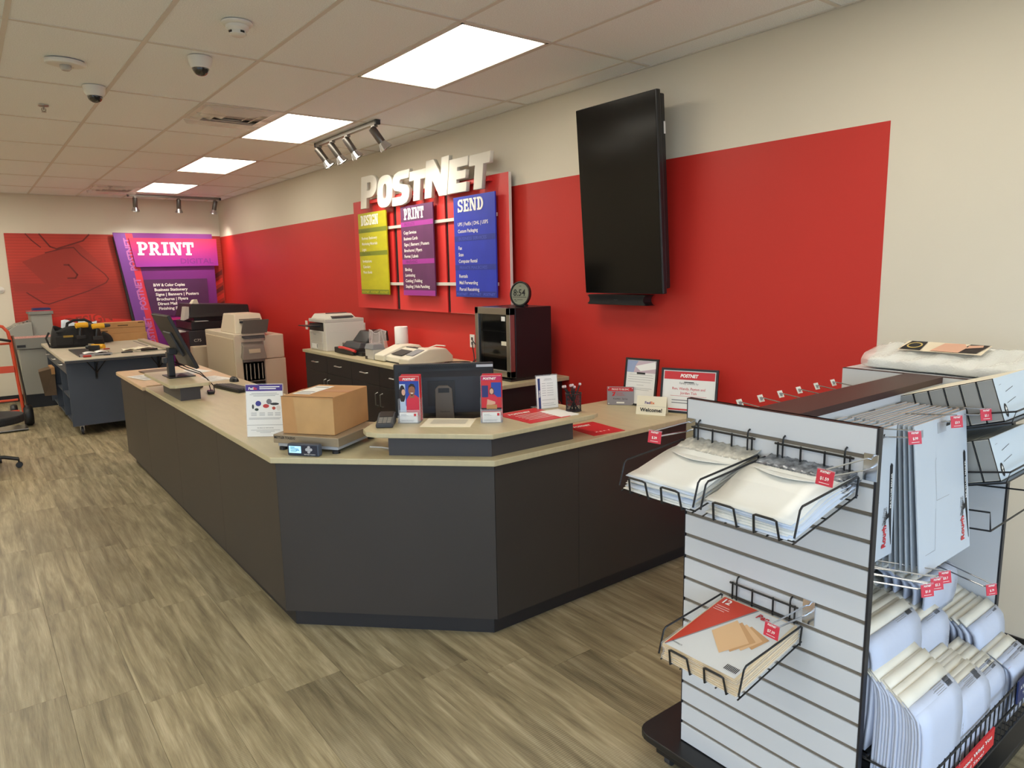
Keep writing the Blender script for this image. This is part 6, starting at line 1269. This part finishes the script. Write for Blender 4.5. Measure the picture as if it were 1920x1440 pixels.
# ---- grey-sided boxes in wire trays
M_BXG = mat('box_grey_side', (150, 150, 146), .6); M_BXW = mat('box_white_face', (208, 220, 228), .5); M_BXC = mat('box_cream_top', (228, 222, 204), .6)
def boxes(x0, x1, yb, zb, n, lab, grp, w, h, ang):
    R = Matrix.Rotation(-ang, 4, 'X')
    for k in range(n):
        t = thing('mailing_box', (lab+', frontmost') if k == n-1 else lab+', '+ORD[n-1-k]+' from the front', 'mailing box', (x0, yb, zb), 0, None if k == n-1 else grp)
        Fk = R @ Matrix.Translation((0, -w*(k+1), 0))
        L = x1-x0
        MB().box(0, .0015, 0, L, w-.0015, h).build('carton', M_BXC, t, M=Fk)
        MB().box(-.001, .004, .004, .0, w-.004, h-.004).build('side_print', M_BXG, t, M=Fk)
        b_ = .0022; MB().box(-.0016, .0005, 0, 0, .0005+b_, h).box(-.0016, w-.0005-b_, 0, 0, w-.0005, h).box(-.0016, 0, 0, 0, w, b_).box(-.0016, 0, h-b_, 0, w, h).build('black_outline', M_INK, t, M=Fk)
        MB().box(.001, .0003, .001, L, .0015, h-.001).build('front_face', M_BXW, t, M=Fk)
        if k == n-1:
            Ff = Fk @ face_y(0, 0, 0); poly('emblem', M_INK, t, Ff, ell(.035, .03, .013, .022, 14), .0006); poly('emblem_mark', M_WHP, t, Ff, [(.028, .02), (.04, .02), (.036, .03), (.042, .034), (.035, .044), (.028, .034), (.033, .03)], .0012)
            stroke('print_line', M_GREYINK, [(.03, .11), (.05, .112)], .0006, t, Ff); stroke('print_line', M_INK, [(.07, .085), (.14, .095)], .0008, t, Ff); stroke('print_line', M_INK, [(.06, .05), (.14, .06)], .0008, t, Ff)
boxes(2.49, 2.82, 1.01, 1.195, 6, 'white mailing box with grey black-edged side in the upper tray', 'upper tray boxes', .048, .135, .32)
boxes(2.49, 2.82, 1.005, 1.005, 6, 'white mailing box with grey black-edged side in the lower tray', 'lower tray boxes', .048, .135, .32)
def tray(lab, x0, x1, zb):
    t = thingw('wire_tray', lab, 'wire tray', ((x0+x1)/2, SPA, zb), 'wire trays in the bay')
    yf = .715; zf = zb+.098
    for x in (x0, x1): MB().tube([(x, SPA, zb+.06), (x, SPA-.012, zb-.006), (x, yf, zf-.006), (x, yf-.008, zf+.03), (x, SPA-.02, zb+.06)], .003, 6).build('side_frame', M_WIRE, t)
    for u in (.02, .35, .7, 1.0): y = SPA-.012+(yf-SPA+.012)*u; MB().tube([(x0, y, zb-.006+(zf-zb)*u), (x1, y, zb-.006+(zf-zb)*u)], .0026, 6).build('cross_wire', M_WIRE, t)
    MB().tube([(x0, yf-.008, zf+.03), (x1, yf-.008, zf+.03)], .003, 6).build('front_wire', M_WIRE, t)
    MB().hexa([(x0, SPA-.012, zb-.004), (x1, SPA-.012, zb-.004), (x1, yf, zf-.004), (x0, yf, zf-.004), (x0, SPA-.012, zb-.002), (x1, SPA-.012, zb-.002), (x1, yf, zf-.002), (x0, yf, zf-.002)]).build('liner', mat('tray_liner', (92, 100, 110), .4), t)
tray('black wire tray under the upper row of grey-sided boxes', 2.48, 2.823, 1.193); tray('black wire tray under the lower row of grey-sided boxes', 2.48, 2.823, 1.003)
t = thingw('empty_wire_frame', 'empty black wire frame hanging below the box trays', 'wire frame', (2.65, .9, .95)); MB().tube([(2.48, SPA, .96), (2.48, .75, .99), (2.48, .745, .93), (2.82, .745, .93), (2.82, .75, .99), (2.82, SPA, .96)], .003, 6).tube([(2.48, SPA, .90), (2.48, .745, .93)], .003, 6).build('frame', M_WIRE, t)

# ---- padded mailers standing in bins
M_PAD = mat('padded_white', (194, 201, 218), .45, rnd=.03, bump=(40, .25)); M_PADC = mat('padded_flap', (226, 220, 204), .5, rnd=.03)
def padded(x0, x1, yf, yb, z0, z1, n, lab, front_lab, grp, lean, fold, redline=False, sw=.008):
    w = x1-x0
    for k in range(n):
        y = yf+(yb-yf)*(k/max(1, n-1)); top = z1+random.uniform(-.006, .006)+(.004*k if fold else 0); fr_ = k == 0
        t = thing('padded_mailer', front_lab if fr_ else lab+', '+ORD[k]+' from the front', 'padded mailer', (x0+random.uniform(-.004, .004), y, z0), 0, None if fr_ else grp); h = top-z0
        sp = (yb-yf)/max(1, n-1); th = min(sw, sp*.8); ln = lean*(1-.5*k/n)
        prof = [(0, 0), (-.006, h*.25), (-.010-ln*.2, h*.5), (-.004-ln*.3, h*.8), (.004-ln*.1, h*.92), (.022, h)]
        if fold: prof = [(0, 0), (-.008, h*.3), (-.010, h*.7), (-.004, h*.9), (.012, h*.97), (.05, h*1.06)]
        def f(u, v):
            i = min(int(u*5), 4); a = u*5-i; p, q = prof[i], prof[i+1]; bul = .35+.65*math.sin(PI*v)
            return (w*v, p[0]*(1-a)+q[0]*a-.003*bul*math.sin(PI*u), p[1]*(1-a)+q[1]*a)
        MB().grid(lambda u, v: f(u*.86, v), 8, 4).build('pouch', M_PAD, t, smooth=True, solid=th)
        MB().grid(lambda u, v: f(.86+.14*u, v), 2, 4).build('flap', M_PADC, t, smooth=True, solid=th*.5)
        if fr_ or k in (1, 2, 3):
            Fp = fr((w, prof[4][0]-.004, prof[4][1]), (-1, 0, 0), (0, prof[5][0]-prof[4][0], prof[5][1]-prof[4][1])); Fp = fr((0, prof[4][0]-.001-th*.5, prof[4][1]), (1, 0, 0), (0, prof[5][0]-prof[4][0], prof[5][1]-prof[4][1]))
            lines('barcode', M_INK, t, Fp, [(w-.05+.0035*i, w-.048+.0035*i, .006) for i in range(9)], d=.002, t=.013); lines('print', M_GREYINK, t, Fp, [(w-.12, w-.06, .006), (w-.12, w-.065, .011), (w-.13, w-.06, .016)], d=.002, t=.0012)
        if fr_:
            if redline: MB().box(.0, prof[4][0]-.006, prof[4][1]-.004, w, prof[4][0]-.004-.004, prof[4][1]-.0005).build('red_line', M_REDP, t)
            txt('side_lettering', 'USPS BUBBLE MAILER' if 0 else 'BUBBLE MAILER', M_GREYINK, t, fr((w-.02, -.016-lean*.15, h*.28), (0, 0, 1), (-1, 0, 0)), h=.008, w=h*.4)
shelf_hi, shelf_lo = .42, .255
padded(1.858, 2.165, .815, 1.0, shelf_hi, .735, 14, 'large padded mailer in the back left bin', 'large padded mailer with barcode, front of the back left bin', 'back left bin mailers', .02, True)
padded(2.185, 2.44, .835, 1.0, shelf_hi, .64, 12, 'medium padded mailer in the back middle bin', 'medium padded mailer with barcode, front of the back middle bin', 'back middle bin mailers', .02, True)
padded(2.36, 2.62, .885, 1.01, .60, .735, 5, 'padded mailer with red line behind the three tags', 'padded mailer with red line standing behind the three close price tags', 'mailers behind the tags', .01, True, True)
padded(2.565, 2.815, .79, .98, shelf_lo, .545, 9, 'small padded mailer in the back right bin', 'small padded mailer with red line, front of the back right bin', 'back right bin mailers', .02, True, True, .012)
padded(2.585, 2.775, .685, .76, shelf_lo, .455, 5, 'smallest padded mailer in the front right bin', 'smallest padded mailer with red line, front of the right bin', 'front right bin mailers', .01, True, True)
padded(1.858, 2.115, .675, .80, shelf_lo, .60, 16, 'padded mailer in the front left bin', 'padded mailer with bent flap, front of the front left bin', 'front left bin mailers', .05, True, False, .006)
padded(2.14, 2.375, .685, .79, shelf_lo, .51, 10, 'padded mailer in the front middle bin', 'padded mailer with barcode, front of the front middle bin', 'front middle bin mailers', .04, True)
padded(2.39, 2.56, .70, .785, shelf_lo, .465, 7, 'narrow padded mailer in the front bin', 'narrow padded mailer in the front bin beside the smallest ones', 'narrow mailers in the front bin', .05, True)
t = thingw('lower_wire_bin', 'long black wire bin holding the front rows of padded mailers', 'wire bin', (2.3, .85, .25))
for z in (.255, .33, .405): MB().tube([(1.85, .66, z), (2.80, .66, z)], .004, 6).build('front_wire', M_WIRE, t)
b = MB()
for k in range(26): x = 1.855+.0378*k; b.tube([(x, .66, .412), (x, .66, .253), (x, SPA, .253)], .0026, 5)
stuff(b.build('cross_wires', M_WIRE, t))
for x in (1.85, 2.80): MB().tube([(x, SPA, .40), (x, .66, .405), (x, .66, .255), (x, SPA, .255)], .0035, 6).build('side_wire', M_WIRE, t)
t = thingw('upper_wire_shelf', 'short black wire shelf carrying the back rows of padded mailers', 'wire shelf', (2.15, .93, shelf_hi))
for y in (.80, .9, 1.0): MB().tube([(1.85, y, shelf_hi-.006), (2.46, y, shelf_hi-.006)], .004, 6).build('cross_wire', M_WIRE, t)
for x in (1.85, 2.05, 2.25, 2.46): MB().tube([(x, SPA, shelf_hi-.012), (x, .80, shelf_hi-.012)], .003, 6).build('arm', M_WIRE, t)
t = thingw('strip_sign', 'red strip sign with white lettering on the front of the lower bin', 'strip sign', (2.2, .655, .31)); MB().box(1.90, .650, .292, 2.365, .655, .352).build('strip', M_REDP, t); txt('lettering', 'How To Protect What You', M_WHP, t, face_y(1.96, .6496, .326), h=.014, w=.38, bold=.02); txt('lettering', "Ship... and Save!", M_WHP, t, face_y(2.02, .6496, .302), h=.012, w=.26)
t = thingw('strip_sign', 'dark blue strip sign on the right end of the lower bin', 'strip sign', (2.68, .655, .35)); MB().box(2.56, .650, .345, 2.79, .655, .425).build('strip', mat('strip_navy', (40, 52, 96), .4), t); txt('lettering', 'A Box to Protect What', M_WHP, t, face_y(2.575, .6496, .39), h=.014, w=.19); txt('lettering', 'You Ship', M_WHP, t, face_y(2.60, .6496, .365), h=.012, w=.08)

# ---- bubble-wrapped picture on top
MB().box(GXB+.0005, .80, GZB-.02, 3.10, 1.42, GZB-.001).build('top_shelf', M_SLAT, go)
t = thing('bubble_wrapped_poster', 'long flat parcel in bubble wrap showing a printed picture on top of gondola', 'wrapped parcel', (2.955, 1.045, GZB), -PI/2-.04)
Lp, Wp, Hp = .66, .20, .11
M_BUB = mat('bubble_film', (238, 238, 230), .12, alpha=.55, bump=(170, 1.0), spec=1.0)
def top_z(y): return .048+.058*(y/Wp+.5)
MB().hexa([(-Lp/2+.03, -Wp/2+.012, .006), (Lp/2-.03, -Wp/2+.012, .006), (Lp/2-.03, Wp/2-.012, .006), (-Lp/2+.03, Wp/2-.012, .006), (-Lp/2+.03, -Wp/2+.012, .040), (Lp/2-.03, -Wp/2+.012, .040), (Lp/2-.03, Wp/2-.012, .094), (-Lp/2+.03, Wp/2-.012, .094)]).build('picture_box', M_PAPER, t, bevel=.006)
def wrap(u, v):
    a = 2*PI*v; f = lambda q: math.copysign(abs(q)**.5, q)
    e = 1-.2*abs(2*u-1)**10; y = (Wp/2+.006*math.sin(23*u))*f(math.cos(a))*e; h = top_z(y)
    return (-Lp/2+Lp*u, y, h/2+h/2*f(math.sin(a))*e+(.004*math.sin(31*u+4*a)+.002*math.sin(77*u) if math.sin(a) > -.2 else 0))
MB().grid(wrap, 60, 30).build('bubble_wrap', M_BUB, t, smooth=True)
Fw2 = fr((0, -Wp/2, .0545), (1, 0, 0), (0, Wp, .058))      # the sloping face turned to the shop, where the print lies bare
pane('picture', mat('picture_cream', (226, 212, 186), .5), t, Fw2, -.21, .07, .09, .17, .005)
poly('badge', M_INK, t, Fw2, [(-.205, .075), (-.125, .075), (-.135, .165), (-.195, .165)], .007); poly('badge_oval', mat('badge_gold', (206, 178, 100), .4), t, Fw2, ell(-.165, .12, .028, .030), .008); poly('badge_centre', M_INK, t, Fw2, ell(-.165, .12, .022, .022), .0085)
poly('portrait_hair', M_HAIR, t, Fw2, [(-.01, .075), (.07, .08), (.085, .165), (.02, .165)], .007); poly('portrait_skin', M_SKIN2, t, Fw2, [(-.09, .075), (.01, .075), (.02, .13), (.0, .165), (-.07, .16)], .0075); poly('portrait_arm', M_SKIN2, t, Fw2, [(.02, .12), (.07, .14), (.065, .16), (.02, .15)], .008)
